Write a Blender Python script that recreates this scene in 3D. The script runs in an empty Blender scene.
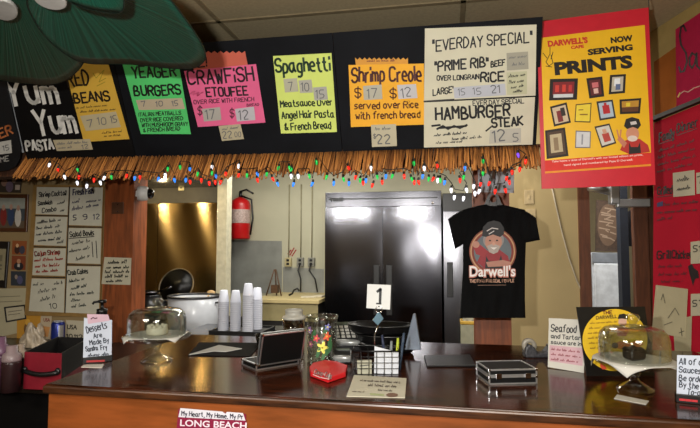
import bpy, bmesh, math, random
from mathutils import Vector as V, Matrix
random.seed(7)
SC = bpy.context.scene
COL = SC.collection
PI = math.pi
# ------------------------------------------------------------------ camera
F, EYE, YAW, PITCH = 520.0, 1.55, math.radians(10.5), math.radians(3.4)
cd = bpy.data.cameras.new('camera'); cd.sensor_width = 36; cd.lens = F/700*36; cd.clip_start = .02
cam = bpy.data.objects.new('camera', cd); COL.objects.link(cam)
cam.location = (0, 0, EYE); cam.rotation_euler = (PI/2+PITCH, 0, YAW)
SC.camera = cam
# ------------------------------------------------------------------ world, lights, exposure
w = bpy.data.worlds.new('world'); SC.world = w; w.use_nodes = True
w.node_tree.nodes['Background'].inputs[0].default_value = (1.0, .9, .76, 1)
w.node_tree.nodes['Background'].inputs[1].default_value = .3
SC.view_settings.view_transform = 'Standard'; SC.view_settings.look = 'None'
SC.view_settings.gamma = 1; SC.view_settings.use_curve_mapping = False
SC.view_settings.exposure = 0.15

def area(name, loc, aim, sx, sy, watts, col):
    l = bpy.data.lights.new(name, 'AREA'); l.shape = 'RECTANGLE'; l.size = sx; l.size_y = sy
    l.energy = watts; l.color = col
    o = bpy.data.objects.new(name, l); COL.objects.link(o); o.location = loc
    o.rotation_euler = (V(aim)-V(loc)).to_track_quat('-Z', 'Y').to_euler()
    return o
def point(name, loc, watts, col, r=.04):
    l = bpy.data.lights.new(name, 'POINT'); l.energy = watts; l.color = col; l.shadow_soft_size = r
    o = bpy.data.objects.new(name, l); COL.objects.link(o); o.location = loc
    return o
for lx, ly, lw in ((.6, -1.0, 56), (-2.0, -.7, 54), (.6, -2.6, 30), (-2.6, -2.6, 30)):
    area('dining_ceiling_lamp', (lx, ly, 2.66), (lx, ly+.3, 0), 1.2, .6, lw, (1, .92, .78))
area('kitchen_strip_lamp', (-1.42, 3.3, 2.1), (-1.42, 4.6, 1.3), .6, .06, 16, (1, .97, .9))
area('kitchen_strip_lamp', (-.5, 3.3, 2.1), (-.5, 4.6, 1.3), .45, .06, 16, (1, .97, .9))
area('kitchen_ceiling_lamp', (-1.6, 5.0, 2.66), (-1.6, 5.0, 0), 1.2, .6, 31, (1, .97, .88))
area('kitchen_ceiling_lamp', (.3, 3.75, 2.66), (.3, 3.75, 0), .6, .6, 12, (1, .95, .85))
area('corridor_lamp', (1.1, 4.75, 2.6), (1.15, 5.0, 0), .4, .4, 34, (1, .97, .92))
area('camera_flash', (-.20, .02, 1.68), (-.2, 3, 1.75), .05, .03, 42, (1, .97, .93))

# ------------------------------------------------------------------ pixel rays (photo frame 700x428) onto real planes
FW = V((-math.sin(YAW)*math.cos(PITCH), math.cos(YAW)*math.cos(PITCH), math.sin(PITCH)))
RT = V((math.cos(YAW), math.sin(YAW), 0)); UP = RT.cross(FW); EYEP = V((0, 0, EYE))
def ray(x, y): return FW*F + RT*(x-350) + UP*(214-y)
def atZ(x, y, z):
    d = ray(x, y); return EYEP + d*((z-EYE)/d.z)
def atY(x, y, Y):
    d = ray(x, y); return EYEP + d*(Y/d.y)
class Plane:
    def __init__(s, p, n):
        s.p = V(p); s.n = V(n).normalized()
        if s.n.dot(EYEP-s.p) < 0: s.n = -s.n
    def pt(s, x, y, lift=0):
        d = ray(x, y); return EYEP + d*((s.p+s.n*lift-EYEP).dot(s.n)/d.dot(s.n))
def planeY(Y): return Plane((0, Y, 0), (0, -1, 0))

# ------------------------------------------------------------------ materials
def lin(h):
    h = h.lstrip('#'); r = [int(h[i:i+2], 16)/255 for i in (0, 2, 4)]
    return [((c+.055)/1.055)**2.4 if c > .04045 else c/12.92 for c in r]
MATS = {}
def mat(name, hexc, rough=.6, metal=0, var=.12, scale=18, bump=0, coat=0, stretch=(1, 1, 1), hex2=None, emit=0, spec=.5, island=False):
    if name in MATS: return MATS[name]
    m = bpy.data.materials.new(name); m.use_nodes = True; nt = m.node_tree
    b = nt.nodes['Principled BSDF']; c = lin(hexc)
    b.inputs['Roughness'].default_value = rough; b.inputs['Metallic'].default_value = metal
    b.inputs['Coat Weight'].default_value = coat; b.inputs['Coat Roughness'].default_value = .06
    b.inputs['Specular IOR Level'].default_value = spec
    tc = nt.nodes.new('ShaderNodeTexCoord'); mp = nt.nodes.new('ShaderNodeMapping'); mp.inputs['Scale'].default_value = stretch
    nz = nt.nodes.new('ShaderNodeTexNoise'); nz.inputs['Scale'].default_value = scale; nz.inputs['Detail'].default_value = 4
    nt.links.new(tc.outputs['Object'], mp.inputs['Vector']); nt.links.new(mp.outputs[0], nz.inputs['Vector'])
    rp = nt.nodes.new('ShaderNodeValToRGB')
    c2 = lin(hex2) if hex2 else [max(0, v*(1-var)) for v in c]
    c1 = c if hex2 else [min(1, v*(1+var)) for v in c]
    rp.color_ramp.elements[0].position = .34; rp.color_ramp.elements[1].position = .66
    rp.color_ramp.elements[0].color = (*c2, 1); rp.color_ramp.elements[1].color = (*c1, 1)
    if island:
        g = nt.nodes.new('ShaderNodeNewGeometry'); nt.links.new(g.outputs['Random Per Island'], rp.inputs[0])
        rp.color_ramp.elements[0].position = 0; rp.color_ramp.elements[1].position = 1
    else: nt.links.new(nz.outputs['Fac'], rp.inputs[0])
    nt.links.new(rp.outputs[0], b.inputs['Base Color'])
    if bump:
        bp = nt.nodes.new('ShaderNodeBump'); bp.inputs['Strength'].default_value = bump; bp.inputs['Distance'].default_value = .004
        nt.links.new(nz.outputs['Fac'], bp.inputs['Height']); nt.links.new(bp.outputs[0], b.inputs['Normal'])
    if emit:
        nt.links.new(rp.outputs[0], b.inputs['Emission Color']); b.inputs['Emission Strength'].default_value = emit
    MATS[name] = m; return m
def glass(name, hexc, gl=1.0, thick=.06):
    if name in MATS: return MATS[name]
    m = bpy.data.materials.new(name); m.use_nodes = True; nt = m.node_tree; nt.nodes.clear()
    out = nt.nodes.new('ShaderNodeOutputMaterial'); mx = nt.nodes.new('ShaderNodeMixShader')
    tr = nt.nodes.new('ShaderNodeBsdfTransparent'); tr.inputs[0].default_value = (*lin(hexc), 1)
    gy = nt.nodes.new('ShaderNodeBsdfGlossy'); gy.inputs['Roughness'].default_value = .03; gy.inputs[0].default_value = (gl, gl, gl, 1)
    lw = nt.nodes.new('ShaderNodeLayerWeight'); lw.inputs[0].default_value = .35
    mm = nt.nodes.new('ShaderNodeMath'); mm.operation = 'MULTIPLY_ADD'; mm.inputs[1].default_value = .55; mm.inputs[2].default_value = thick
    nt.links.new(lw.outputs['Facing'], mm.inputs[0]); nt.links.new(mm.outputs[0], mx.inputs[0])
    nt.links.new(tr.outputs[0], mx.inputs[1]); nt.links.new(gy.outputs[0], mx.inputs[2]); nt.links.new(mx.outputs[0], out.inputs[0])
    MATS[name] = m; return m
def paper(hexc): return mat('paper_'+hexc, hexc, .75, var=.04, scale=9)
def ink(hexc): return mat('ink_'+hexc, hexc, .6, var=.06, scale=30)

M_BLACK = mat('black_plastic', '#0c0c0d', .4, var=.2)
M_BOARD = mat('black_board', '#0d0f14', .7, var=.25, scale=6, spec=.15)
M_CHALKBOARD = mat('black_chalkboard', '#090809', .7, var=.3, scale=5, spec=.15)
M_STEEL = mat('brushed_steel', '#626267', .15, 1, var=.06, scale=20, stretch=(.4, .4, 30), bump=.035)
M_DKSTEEL = mat('dark_steel', '#4a4a4e', .25, 1, var=.15, scale=20, stretch=(10, 10, .3), bump=.04)
M_GLOWSTEEL = mat('glow_tinted_steel', '#b09a72', .24, 1, var=.1, scale=20, stretch=(.5, .5, 30), bump=.05)  # golden lamp glow is mixed into the stainless base colour
_b = M_GLOWSTEEL.node_tree.nodes['Principled BSDF']; _b.inputs['Anisotropic'].default_value = .98; _b.inputs['Anisotropic Rotation'].default_value = .25
_t = M_GLOWSTEEL.node_tree.nodes.new('ShaderNodeTangent'); _t.direction_type = 'RADIAL'; _t.axis = 'Z'
M_GLOWSTEEL.node_tree.links.new(_t.outputs[0], _b.inputs['Tangent'])
M_ALU = mat('aluminium', '#d4d6d8', .42, 1, var=.05)
M_CHROME = mat('chrome', '#d8d8da', .1, 1, var=.03)
M_BAR = mat('bar_top_wood', '#46200e', .15, hex2='#120704', scale=5, stretch=(1, 9, 9), bump=.06, coat=.0, spec=.34)
M_BAREDGE = mat('bar_edge_wood', '#4d2c16', .3, hex2='#241208', scale=7, stretch=(1, 8, 8), coat=.3)
M_FRONT = mat('bar_front_wood', '#87461d', .35, hex2='#643311', scale=4, stretch=(1, 6, 7), coat=.25)
M_POST = mat('post_wood', '#8f4a22', .5, hex2='#643214', scale=5, stretch=(8, 8, 1), bump=.05)
M_DOOR = mat('door_wood', '#6b3d24', .5, hex2='#4e2b1a', scale=5, stretch=(8, 8, 1))
M_WHITE = mat('white_plastic', '#dcdcd8', .4, var=.04)
M_GLASS = glass('clear_glass', '#f1f4f2')
M_ENAMEL = mat('white_enamel', '#aeb1b6', .25, var=.04)

# ------------------------------------------------------------------ mesh builder
BASE = {}
class MB:
    def __init__(s): s.v = []; s.f = []; s.sm = []; s.uv = None
    def add(s, vs, fs, smooth=False):
        o = len(s.v); s.v += [V(p) for p in vs]; s.f += [[i+o for i in f] for f in fs]; s.sm += [smooth]*len(fs); return s
    def box(s, x0, x1, y0, y1, z0, z1, M=None):
        vs = [V((x, y, z)) for x in (x0, x1) for y in (y0, y1) for z in (z0, z1)]
        if M: vs = [M @ p for p in vs]
        return s.add(vs, [(0, 1, 3, 2), (4, 6, 7, 5), (0, 4, 5, 1), (2, 3, 7, 6), (0, 2, 6, 4), (1, 5, 7, 3)])
    def prism(s, pts, vec, smooth=False):
        n = len(pts); pts = [V(p) for p in pts]; vec = V(vec)
        s.add(pts + [p+vec for p in pts], [list(range(n))[::-1], list(range(n, 2*n))] + [(i, (i+1) % n, (i+1) % n+n, i+n) for i in range(n)])
        return s
    def lathe(s, prof, c=(0, 0, 0), n=32, M=None, sx=1, sy=1, closed=False):
        c = V(c); vs = []; fs = []
        for r, z in prof:
            for k in range(n):
                a = 2*PI*k/n; p = V((r*sx*math.cos(a), r*sy*math.sin(a), z)); vs.append((M @ p if M else p)+c)
        m = len(prof)
        for i in range(m-1 if not closed else m):
            j = (i+1) % m
            for k in range(n):
                l = (k+1) % n; fs.append((i*n+k, i*n+l, j*n+l, j*n+k))
        if not closed:
            if prof[0][0] > 1e-5: fs.append([k for k in range(n)][::-1])
            if prof[-1][0] > 1e-5: fs.append([(m-1)*n+k for k in range(n)])
        return s.add(vs, fs, True)
    def tube(s, path, r, n=8, closed=False):
        path = [V(p) for p in path]; vs = []; fs = []; m = len(path)
        for i, p in enumerate(path):
            a = path[(i-1) % m] if (closed or i > 0) else p; b = path[(i+1) % m] if (closed or i < m-1) else p
            t = (b-a).normalized(); u = t.orthogonal().normalized() if i == 0 else (u0 - t*u0.dot(t)).normalized()
            u0 = u; q = t.cross(u); rr = r[i] if isinstance(r, (list, tuple)) else r
            for k in range(n):
                ang = 2*PI*k/n; vs.append(p + u*math.cos(ang)*rr + q*math.sin(ang)*rr)
        for i in range(m if closed else m-1):
            j = (i+1) % m
            for k in range(n): l = (k+1) % n; fs.append((i*n+k, i*n+l, j*n+l, j*n+k))
        if not closed: fs += [list(range(n))[::-1], [(m-1)*n+k for k in range(n)]]
        return s.add(vs, fs, True)
    def ball(s, c, rx, ry=None, rz=None, n=16):
        ry = ry or rx; rz = rz or rx; prof = [(math.sin(PI*i/n), -math.cos(PI*i/n)) for i in range(n+1)]
        prof[0] = (0, -1); prof[-1] = (0, 1)
        c = V(c); M = Matrix.Diagonal((rx, ry, rz)).to_3x3()
        return s.lathe([(r, z) for r, z in prof], c, n*2, M)
    def grid(s, fn, nu, nv, smooth=True, closed_u=False):
        vs = [fn(i/nu, j/nv) for j in range(nv+1) for i in range(nu+1)]
        fs = [(j*(nu+1)+i, j*(nu+1)+i+1, (j+1)*(nu+1)+i+1, (j+1)*(nu+1)+i) for j in range(nv) for i in range(nu)]
        return s.add(vs, fs, smooth)
    def build(s, name, m, parent=None, base=None, bevel=0, seg=2, weld=False, solid=0):
        me = bpy.data.meshes.new(name)
        if parent: b = BASE[parent.name]
        elif base is not None: b = V(base)
        else:
            lo = [min(p[i] for p in s.v) for i in range(3)]; hi = [max(p[i] for p in s.v) for i in range(3)]
            b = V(((lo[0]+hi[0])/2, (lo[1]+hi[1])/2, lo[2]))
        me.from_pydata([p-b for p in s.v], [], s.f)
        for p, q in zip(me.polygons, s.sm): p.use_smooth = q
        bm = bmesh.new(); bm.from_mesh(me)
        if weld: bmesh.ops.remove_doubles(bm, verts=bm.verts, dist=1e-5)
        bmesh.ops.recalc_face_normals(bm, faces=bm.faces); bm.to_mesh(me); bm.free()
        if s.uv:
            uvl = me.uv_layers.new(name='UVMap')
            for lp in me.loops: uvl.data[lp.index].uv = s.uv[lp.vertex_index]
        me.materials.append(m)
        o = bpy.data.objects.new(name, me); COL.objects.link(o)
        if parent: o.parent = parent
        else: o.location = b
        BASE[o.name] = b
        if solid:
            sd = o.modifiers.new('solid', 'SOLIDIFY'); sd.thickness = solid; sd.offset = 0
        if bevel:
            bv = o.modifiers.new('bevel', 'BEVEL'); bv.width = bevel; bv.segments = seg; bv.limit_method = 'ANGLE'; bv.angle_limit = math.radians(40)
        return o
def tag(o, label, cat, group=None, kind=None):
    o['label'] = label; o['category'] = cat
    if group: o['group'] = group
    if kind: o['kind'] = kind
    return o
def thing(name, label, cat, base, group=None):
    o = bpy.data.objects.new(name, None); COL.objects.link(o); o.location = base; BASE[o.name] = V(base)
    o.empty_display_size = .05
    return tag(o, label, cat, group)
def struct(name, mb, m, **k):
    o = mb.build(name, m, **k); o['kind'] = 'structure'; return o
def B(*a, **k): return MB().box(*a, **k)
def frame_at(o, u, v=None):
    """matrix with origin o, x along u (level), z up, y away"""
    u = V(u).normalized(); z = V((0, 0, 1)); y = z.cross(u).normalized(); z = u.cross(y)
    M = Matrix((u, y, z)).transposed().to_4x4(); M.translation = V(o); return M

# ------------------------------------------------------------------ lettering
GL = {}
for ln in '''A 02 28 42|14 34
B 02 08 28 37 36 25 05|25 44 43 32 02
C 47 38 18 07 03 12 32 43
D 02 08 28 46 44 22 02
E 48 08 02 42|05 35
F 48 08 02|05 35
G 47 38 18 07 03 12 32 43 45 25
H 08 02|48 42|05 45
I 08 02
J 38 33 22 12 03
K 08 02|48 05 42
L 08 02 42
M 02 08 25 48 42
N 02 08 42 48
O 18 07 03 12 32 43 47 38 18
P 02 08 38 47 46 35 05
Q 18 07 03 12 32 43 47 38 18|23 41
R 02 08 38 47 46 35 05|25 42
S 47 38 18 07 06 15 35 44 43 32 12 03
T 08 48|28 22
U 08 03 12 32 43 48
V 08 22 48
W 08 12 26 32 48
X 08 42|48 02
Y 08 25 48|25 22
Z 08 48 02 42
a 36 16 05 03 12 22 34|36 33 42
b 08 02 22 33 35 26 06
c 35 26 16 05 03 12 22 33
d 38 32 12 03 05 16 36
e 04 34 35 26 16 05 03 12 32
f 38 28 17 12|06 26
g 36 16 05 03 12 32|36 31 20 00
h 08 02|05 16 26 35 32
i 05 02|07 08
j 16 11 00|17 18
k 08 02|36 04 32
l 08 02
m 02 06|05 16 25 22|25 36 45 42
n 02 06|05 16 26 35 32
o 16 05 03 12 22 33 35 26 16
p 00 06 26 35 33 22 02
q 30 36 16 05 03 12 32
r 02 06|05 16 26
s 36 16 05 14 24 33 22 02
t 18 13 22 32|06 26
u 06 03 12 22 33|36 32
v 06 22 46
w 06 12 24 32 46
x 06 32|36 02
y 06 23|36 10
z 06 36 02 32
0 18 07 03 12 22 33 37 28 18
1 07 18 12
2 07 18 28 37 36 02 32
3 08 38 15 25 34 33 22 02
4 28 04 44|38 32
5 38 08 05 25 34 33 22 02
6 38 18 05 03 12 22 33 34 25 05
7 08 38 12
8 15 06 07 18 28 37 36 25 15 04 03 12 22 33 34 25
9 35 15 06 07 18 28 37 33 22 12
. 02 03
, 12 01
' 08 06
" 08 06|18 16
& 42 06 17 28 26 03 12 22 44
$ 47 38 18 07 06 15 35 44 43 32 12 03|29 21
! 08 04|02 03
- 05 25
: 03 04|05 06'''.split('\n'):
    k, r = ln[0], ln[2:]; GL[k] = [[(int(q[0]), int(q[1])) for q in st.split()] for st in r.split('|')]
ROUND = set('BCDGJOPQRSUabcdefghmnopqrstu2356890&$')
def adv(ch):
    if ch == ' ': return 2.4
    return max(p[0] for st in GL[ch] for p in st) + 1.5
def strokes_px(s, x0, y0, x1, y1, h, up=None, jit=.12):
    """polylines, in photo pixels, of a handwritten line with its baseline from (x0,y0) to (x1,y1)"""
    tot = sum(adv(c) for c in s) - 1.5; dx, dy = (x1-x0)/tot, (y1-y0)/tot
    L = math.hypot(dx, dy); ux, uy = up or (dy/L, -dx/L)
    k = h/6; x = 0; out = []; jit *= 1.5
    for ch in s:
        if ch != ' ':
            j = [random.uniform(-jit, jit) for _ in range(2)]
            for st in GL[ch]:
                pts = []
                for gx, gy in st:
                    a = x+gx+j[0]+random.uniform(-jit, jit)*.6; b = (gy-2)+j[1]*2+random.uniform(-jit, jit)*.6
                    pts.append((x0+dx*a+ux*k*b, y0+dy*a+uy*k*b))
                if ch in ROUND and len(pts) > 2:
                    cut = [pts[0]]
                    for (ax, ay), (bx_, by_) in zip(pts, pts[1:]): cut += [(ax*.75+bx_*.25, ay*.75+by_*.25), (ax*.25+bx_*.75, ay*.25+by_*.75)]
                    pts = cut+[pts[-1]]
                out.append(pts)
        x += adv(ch)
    return out
def scribble_px(x0, y0, x1, y1, h, dens=1.0):
    """an illegible handwritten line: word-like runs of uneven loops"""
    L = math.hypot(x1-x0, y1-y0); out = []; x = 0
    while x < L-h*.3:
        wl = min(L-x, h*random.uniform(1.4, 3.6)); cur = []; e = x+wl
        while x < e:
            up = random.choice((.5, .6, .65, .7, 1.15)); t = x/L; bx_, by_ = x0+(x1-x0)*t, y0+(y1-y0)*t; st = h*random.uniform(.28, .5)
            cur += [(bx_, by_-h*random.uniform(0, .12)), (bx_+st*.35, by_-h*up), (bx_+st*.7, by_-h*up*random.uniform(.4, .9))]; x += st
            if random.random() < .22: out.append(cur); cur = []
        if len(cur) > 1: out.append(cur)
        x += h*random.uniform(.45, .8)
    return out
def ribbons(mb, lines, pf, w):
    for pts in lines:
        for (ax, ay), (bx, by) in zip(pts, pts[1:]):
            L = math.hypot(bx-ax, by-ay)
            if L < 1e-4: continue
            tx, ty = (bx-ax)/L*w/2, (by-ay)/L*w/2; nx, ny = -ty, tx
            q = [(ax-tx*.6+nx, ay-ty*.6+ny), (bx+tx*.6+nx, by+ty*.6+ny), (bx+tx*.6-nx, by+ty*.6-ny), (ax-tx*.6-nx, ay-ty*.6-ny)]
            mb.add([pf(*p) for p in q], [(0, 1, 2, 3)])
LET_N = [0]
def write(parent, pl, hexc, lines, lift=.0022, name='lettering', up=None, jit=.12):
    """lines: (text or None for an illegible line, x0, y0, x1, y1, height, stroke)"""
    mb = MB(); LET_N[0] += 1; lift += (LET_N[0] % 5)*.0001
    pf = lambda x, y: pl.pt(x, y, lift)
    for s, x0, y0, x1, y1, h, wd in lines:
        if s is None: wd *= .62
        ribbons(mb, scribble_px(x0, y0, x1, y1, h) if s is None else strokes_px(s, x0, y0, x1, y1, h, up, jit), pf, wd)
    return mb.build(name, ink(hexc), parent)
def draw(parent, pl, hexc, polylines, wd, lift=.0022, name='drawing'):
    mb = MB(); ribbons(mb, polylines, lambda x, y: pl.pt(x, y, lift), wd); return mb.build(name, ink(hexc), parent)
def print_text(parent, pl, hexc, lines, lift=.0022, name='lettering', bold=.03):
    """printed letters in the built-in typeface: (text, x0, y0, x1, y1, cap height)"""
    mb = MB()
    for s, x0, y0, x1, y1, h in lines:
        c = bpy.data.curves.new('t', 'FONT'); c.body = s; c.offset = bold; c.resolution_u = 3
        o = bpy.data.objects.new('t', c); COL.objects.link(o)
        me = o.evaluated_get(bpy.context.evaluated_depsgraph_get()).to_mesh()
        xs = [p.co.x for p in me.vertices]; a, b = min(xs), max(xs); L = math.hypot(x1-x0, y1-y0)
        tx, ty = (x1-x0)/L, (y1-y0)/L; k = h/.73
        vs = []
        for p in me.vertices:
            u = (p.co.x-a)/(b-a)*L; v = p.co.y*k; vs.append(pl.pt(x0+tx*u+ty*v, y0+ty*u-tx*v, lift))
        mb.add(vs, [list(f.vertices) for f in me.polygons])
        bpy.data.objects.remove(o); bpy.data.curves.remove(c)
    return mb.build(name, ink(hexc), parent)
def sheet_mb(pl, pts, lift=.0, th=.0012):
    return MB().prism([pl.pt(x, y, lift) for x, y in pts], pl.n*th)
def sheet(name, pl, pts, m, label=None, cat=None, parent=None, lift=.0, th=.0012, group=None):
    o = sheet_mb(pl, pts, lift, th).build(name, m if not isinstance(m, str) else paper(m), parent)
    if label: tag(o, label, cat, group)
    return o
def patch(name, pl, pts, hexc, parent, lift=.002):
    return MB().add([pl.pt(x, y, lift) for x, y in pts], [list(range(len(pts)))]).build(name, ink(hexc), parent)
def ell(cx, cy, rx, ry, n=24, a0=0, a1=2*PI):
    return [(cx+rx*math.cos(a0+(a1-a0)*i/n), cy+ry*math.sin(a0+(a1-a0)*i/n)) for i in range(n if abs(a1-a0-2*PI) < 1e-6 else n+1)]
def rect(x0, y0, x1, y1): return [(x0, y0), (x1, y0), (x1, y1), (x0, y1)]
def zig(x0, x1, y, a, n):
    return [(x0+(x1-x0)*i/(2*n), y + (a if i % 2 else 0)) for i in range(2*n+1)]

# ================================================================== the room
CEIL = 2.69
BAR_Z, BAR_Y0, BAR_Y1 = 1.07, 1.605, 2.63
WL = 3.2                                                       # the wall with the pictures and both posts
M_CEIL = mat('ceiling_tile', '#a39574', .9, var=.08, scale=60, bump=.1)
M_WALLW = mat('tan_wall', '#8a7550', .85, var=.06, scale=4)
M_WALLK = mat('grey_cream_wall', '#a8a48c', .6, var=.05, scale=3)
M_WALLR = mat('beige_wall', '#a89468', .8, var=.05, scale=3)
struct('floor', B(-5, 3, -3, 9, -.05, 0), mat('floor_tile', '#4a3a2c', .5, scale=4))
struct('ceiling', B(-5, 3, -3, 9, CEIL, CEIL+.05), M_CEIL)
g = MB()
for y in (2.425, 1.815, 1.205, 3.035): g.box(-5, 3, y-.012, y+.012, CEIL-.006, CEIL+.001)
for i in range(-4, 3):
    g.box(i*1.22+.09-.012, i*1.22+.09+.012, -3, 3.0, CEIL-.006, CEIL+.001)
struct('trim_1', g, mat('ceiling_grid', '#7d7054', .6))
xa = atY(106, 260, WL).x; xb = atY(135, 260, WL).x
struct('wall_front', B(-5, 3, -3.1, -3, 0, CEIL), mat('dining_wall', '#7d6a4a', .8, var=.05))
struct('wall_side', B(-5.1, -5, -3, 9, 0, CEIL), MATS['dining_wall'])
struct('wall_end', B(3, 3.1, -3, 9, 0, CEIL), MATS['dining_wall'])
struct('wall_left', B(-5, xa, WL, WL+.12, 0, CEIL), M_WALLW)
struct('wall_back', B(-5, 1.0, 6.2, 6.3, 0, CEIL), M_WALLK)
post = struct('trim_2', B(xa, xb, WL-.03, WL+.13, 0, CEIL), M_POST)
xc = atY(475, 330, WL).x; xd = atY(511, 330, WL).x
struct('trim_3', B(xc, xd, WL-.03, WL+.13, 0, CEIL), M_POST)
# beige wall beyond the post, door frame, corridor
YR = 4.2
xe = atY(480, 300, YR).x; xf = atY(579, 260, YR).x; xg = atY(590, 260, YR).x; xh = atY(646, 260, YR).x; xi = atY(656, 260, YR).x
struct('wall_partition', B(xe, xf, YR, YR+.1, 0, CEIL), M_WALLR)
struct('trim_4', B(xf, xg, YR-.03, YR+.12, 0, 2.2), M_DOOR)
struct('trim_5', B(xh, xi+.1, YR-.03, YR+.12, 0, 2.2), M_DOOR)
struct('wall_lintel', B(xf, 3, YR, YR+.1, 2.2, CEIL), M_WALLR)
struct('wall_corridor', B(xe+.1, 3, 6.9, 7.0, 0, CEIL), mat('corridor_wall', '#94886a', .8, var=.05))
# stainless-clad stretch beside the cooking line, its pale end and the hood's shade put into the wall colour
YS = 4.8
xs0 = atY(60, 250, YS).x; xs1 = atY(217.5, 250, YS).x; xs2 = atY(227, 250, YS).x
zs = atY(180, 203, YS).z
struct('wall_cooking_line', B(xs0, xs1, YS, YS+.08, 0, CEIL), mat('hood_shade_wall', '#2a2722', .6))  # dark wall colour stands for the shadow under the hood
struct('trim_6', B(xs1, xs2, YS-.02, YS+.1, 0, CEIL), mat('pale_corner', '#b9b39a', .6))
p = MB()
for x0, x1 in ((xs0, atY(158, 250, YS).x-.004), (atY(158, 250, YS).x, xs1)): p.box(x0, x1, YS-.012, YS, .9, zs)
struct('trim_7', p, M_GLOWSTEEL, bevel=.004)
hd = thing('extractor_hood', 'dark steel extractor hood above the cooking line, mostly hidden behind the thatch', 'hood', (xs0+.4, YS-.5, 2.0))
MB().prism([V((xs0+.1, YS-.9, 2.12)), V((xs0+.1, YS-.02, 2.12)), V((xs0+.1, YS-.02, 2.6)), V((xs0+.1, YS-.5, 2.6))], (xs1-xs0-.12, 0, 0)).build('canopy', M_DKSTEEL, hd)
B(xs0+.5, xs0+.62, YS-.5, YS-.4, 2.09, 2.12).build('lamp', mat('hood_lamp', '#ffdca0', .4, emit=6), hd)
B(xs0+.95, xs0+1.07, YS-.5, YS-.4, 2.09, 2.12).build('lamp', MATS['hood_lamp'], hd)
for q in (atY(163, 250, YS).x, atY(203, 250, YS).x): point('hood_bulb', (q*1.088, YS-.42, 2.04), 7, (1, .76, .38), .03)
# right-hand menu wall, splayed
PR0 = atY(655, 240, 3.0); hd_r = math.radians(13.8)
RD = V((-math.sin(hd_r), math.cos(hd_r), 0)); RN = V((-math.cos(hd_r), -math.sin(hd_r), 0))
PLR = Plane(PR0, RN)
a = PR0+RD*0.0; b = PR0-RD*2.5
struct('wall_right', MB().prism([V((a.x, a.y, 0)), V((b.x, b.y, 0)), V((b.x, b.y, CEIL)), V((a.x, a.y, CEIL))], -RN*.1), mat('tan_upper_wall', '#9a8450', .9, var=.05, spec=.1))
# header behind the boards
xr = atY(527, 40, 2.68).x
struct('beam_header', B(-5, xr, 2.68, 2.8, 1.96, CEIL), mat('rough_header', '#5c3822', .95, hex2='#36200f', scale=30, stretch=(3, 3, .5), bump=.6))

# ================================================================== the bar
xl = -1.372; XR = 1.1
bar = thing('bar_counter', 'long varnished wooden bar counter with dark glossy top and orange front', 'bar counter', (0, 2.1, 0))
B(xl, XR, BAR_Y0, BAR_Y1, BAR_Z-.03, BAR_Z).build('countertop', M_BAR, bar, bevel=.006)
B(xl-.003, XR, BAR_Y0-.006, BAR_Y0+.01, BAR_Z-.031, BAR_Z-.004).build('edge_moulding', M_BAREDGE, bar, bevel=.006)
B(xl+.01, XR, BAR_Y0+.012, BAR_Y0+.04, 0, BAR_Z-.03).build('front_panel', M_FRONT, bar)
B(xl+.01, xl+.05, BAR_Y0+.04, BAR_Y1-.02, 0, BAR_Z-.03).build('end_panel', M_FRONT, bar)
# black side counter at the bar's end
ZL = .9
sc_ = thing('side_counter', 'low black counter at the end of the bar, under the wall of pictures', 'counter', (-2.6, 2.6, 0))
B(-4.2, xl-.02, 2.15, WL-.004, ZL-.04, ZL).build('countertop', mat('black_laminate', '#17120f', .3), sc_, bevel=.004)
B(-4.2, xl-.03, 2.2, WL-.004, 0, ZL-.04).build('body', mat('black_panel', '#060505', .8, spec=.1), sc_)

# ================================================================== sign boards on the tilted fascia
TILT = math.radians(25)
PB = Plane(atY(424, 148, 2.6), (0, -math.cos(TILT), -math.sin(TILT)))
bx = lambda X, z: None
def fascia(name, x0, x1, m, label, ztop=2.555, zbot=2.045):
    P = PB.p
    def on(X, z): return V((X, P.y - (z-P.z)*math.tan(TILT), z))
    o = MB().prism([on(x0, zbot), on(x1, zbot), on(x1, ztop), on(x0, ztop)], -PB.n*.012).build(name, m)
    return tag(o, label, 'sign board')
X1, X2, X3 = PB.pt(123, 100).x, PB.pt(337.5, 90).x, PB.pt(539, 90).x
X0 = PB.pt(12, 110).x
zb = PB.pt(424, 148).z-.003
chalk = fascia('menu_board', X0, X1-.004, M_CHALKBOARD, 'black chalk menu board lettered Yum Yum Pasta in white', zbot=zb)
write(chalk, PB, '#d8d8d4', [('Yum', 9, 104, 59, 103, 24, 4.0), ('Yum', 37, 134, 77, 132, 24, 3.6), ('PASTA', 27, 150.5, 54, 149, 9.5, 2.1)], .001, up=(-.22, -1))
draw(chalk, PB, '#9aa0a6', [[(3, 63), (12, 105), (23, 152)]], 2.0, .001, name='chalk_line')
fascia('menu_board', X1, X2-.003, M_BOARD, 'plain black sign board behind the green and pink menu sheets', zbot=zb)
fascia('menu_board', X2, X3, M_BOARD, 'black sign board behind the orange and white menu sheets', zbot=zb)
# far sign with a rounded lower corner
PB2 = Plane(PB.p+PB.n*.004, PB.n)
s0 = tag(sheet_mb(PB2, [(-30, 60), (2, 60), (22, 148), (21, 158), (17, 166), (9, 170), (0, 171), (-30, 171)], 0, .01).build('menu_board', mat('navy_sign', '#0d1016', .5, var=.2)), 'dark round-cornered sign board with orange lettering at the end of the thatch', 'sign board')
PB2f = Plane(PB2.p+PB.n*.01, PB.n)
write(s0, PB2f, '#b56a3a', [('ER', 1, 138, 13, 133, 9, 1.7)], .0015)
patch('price_patch', PB2f, [(-6, 143), (11, 140), (12, 153), (-5, 155)], '#b9b9b4', s0, .001)
write(s0, PB2f, '#55585c', [('15', 3, 151, 9, 150, 5, .7)], .002)
write(s0, PB2f, '#a8a8a4', [('ME', 1, 162, 9, 161, 5, .8)], .0015)

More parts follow.
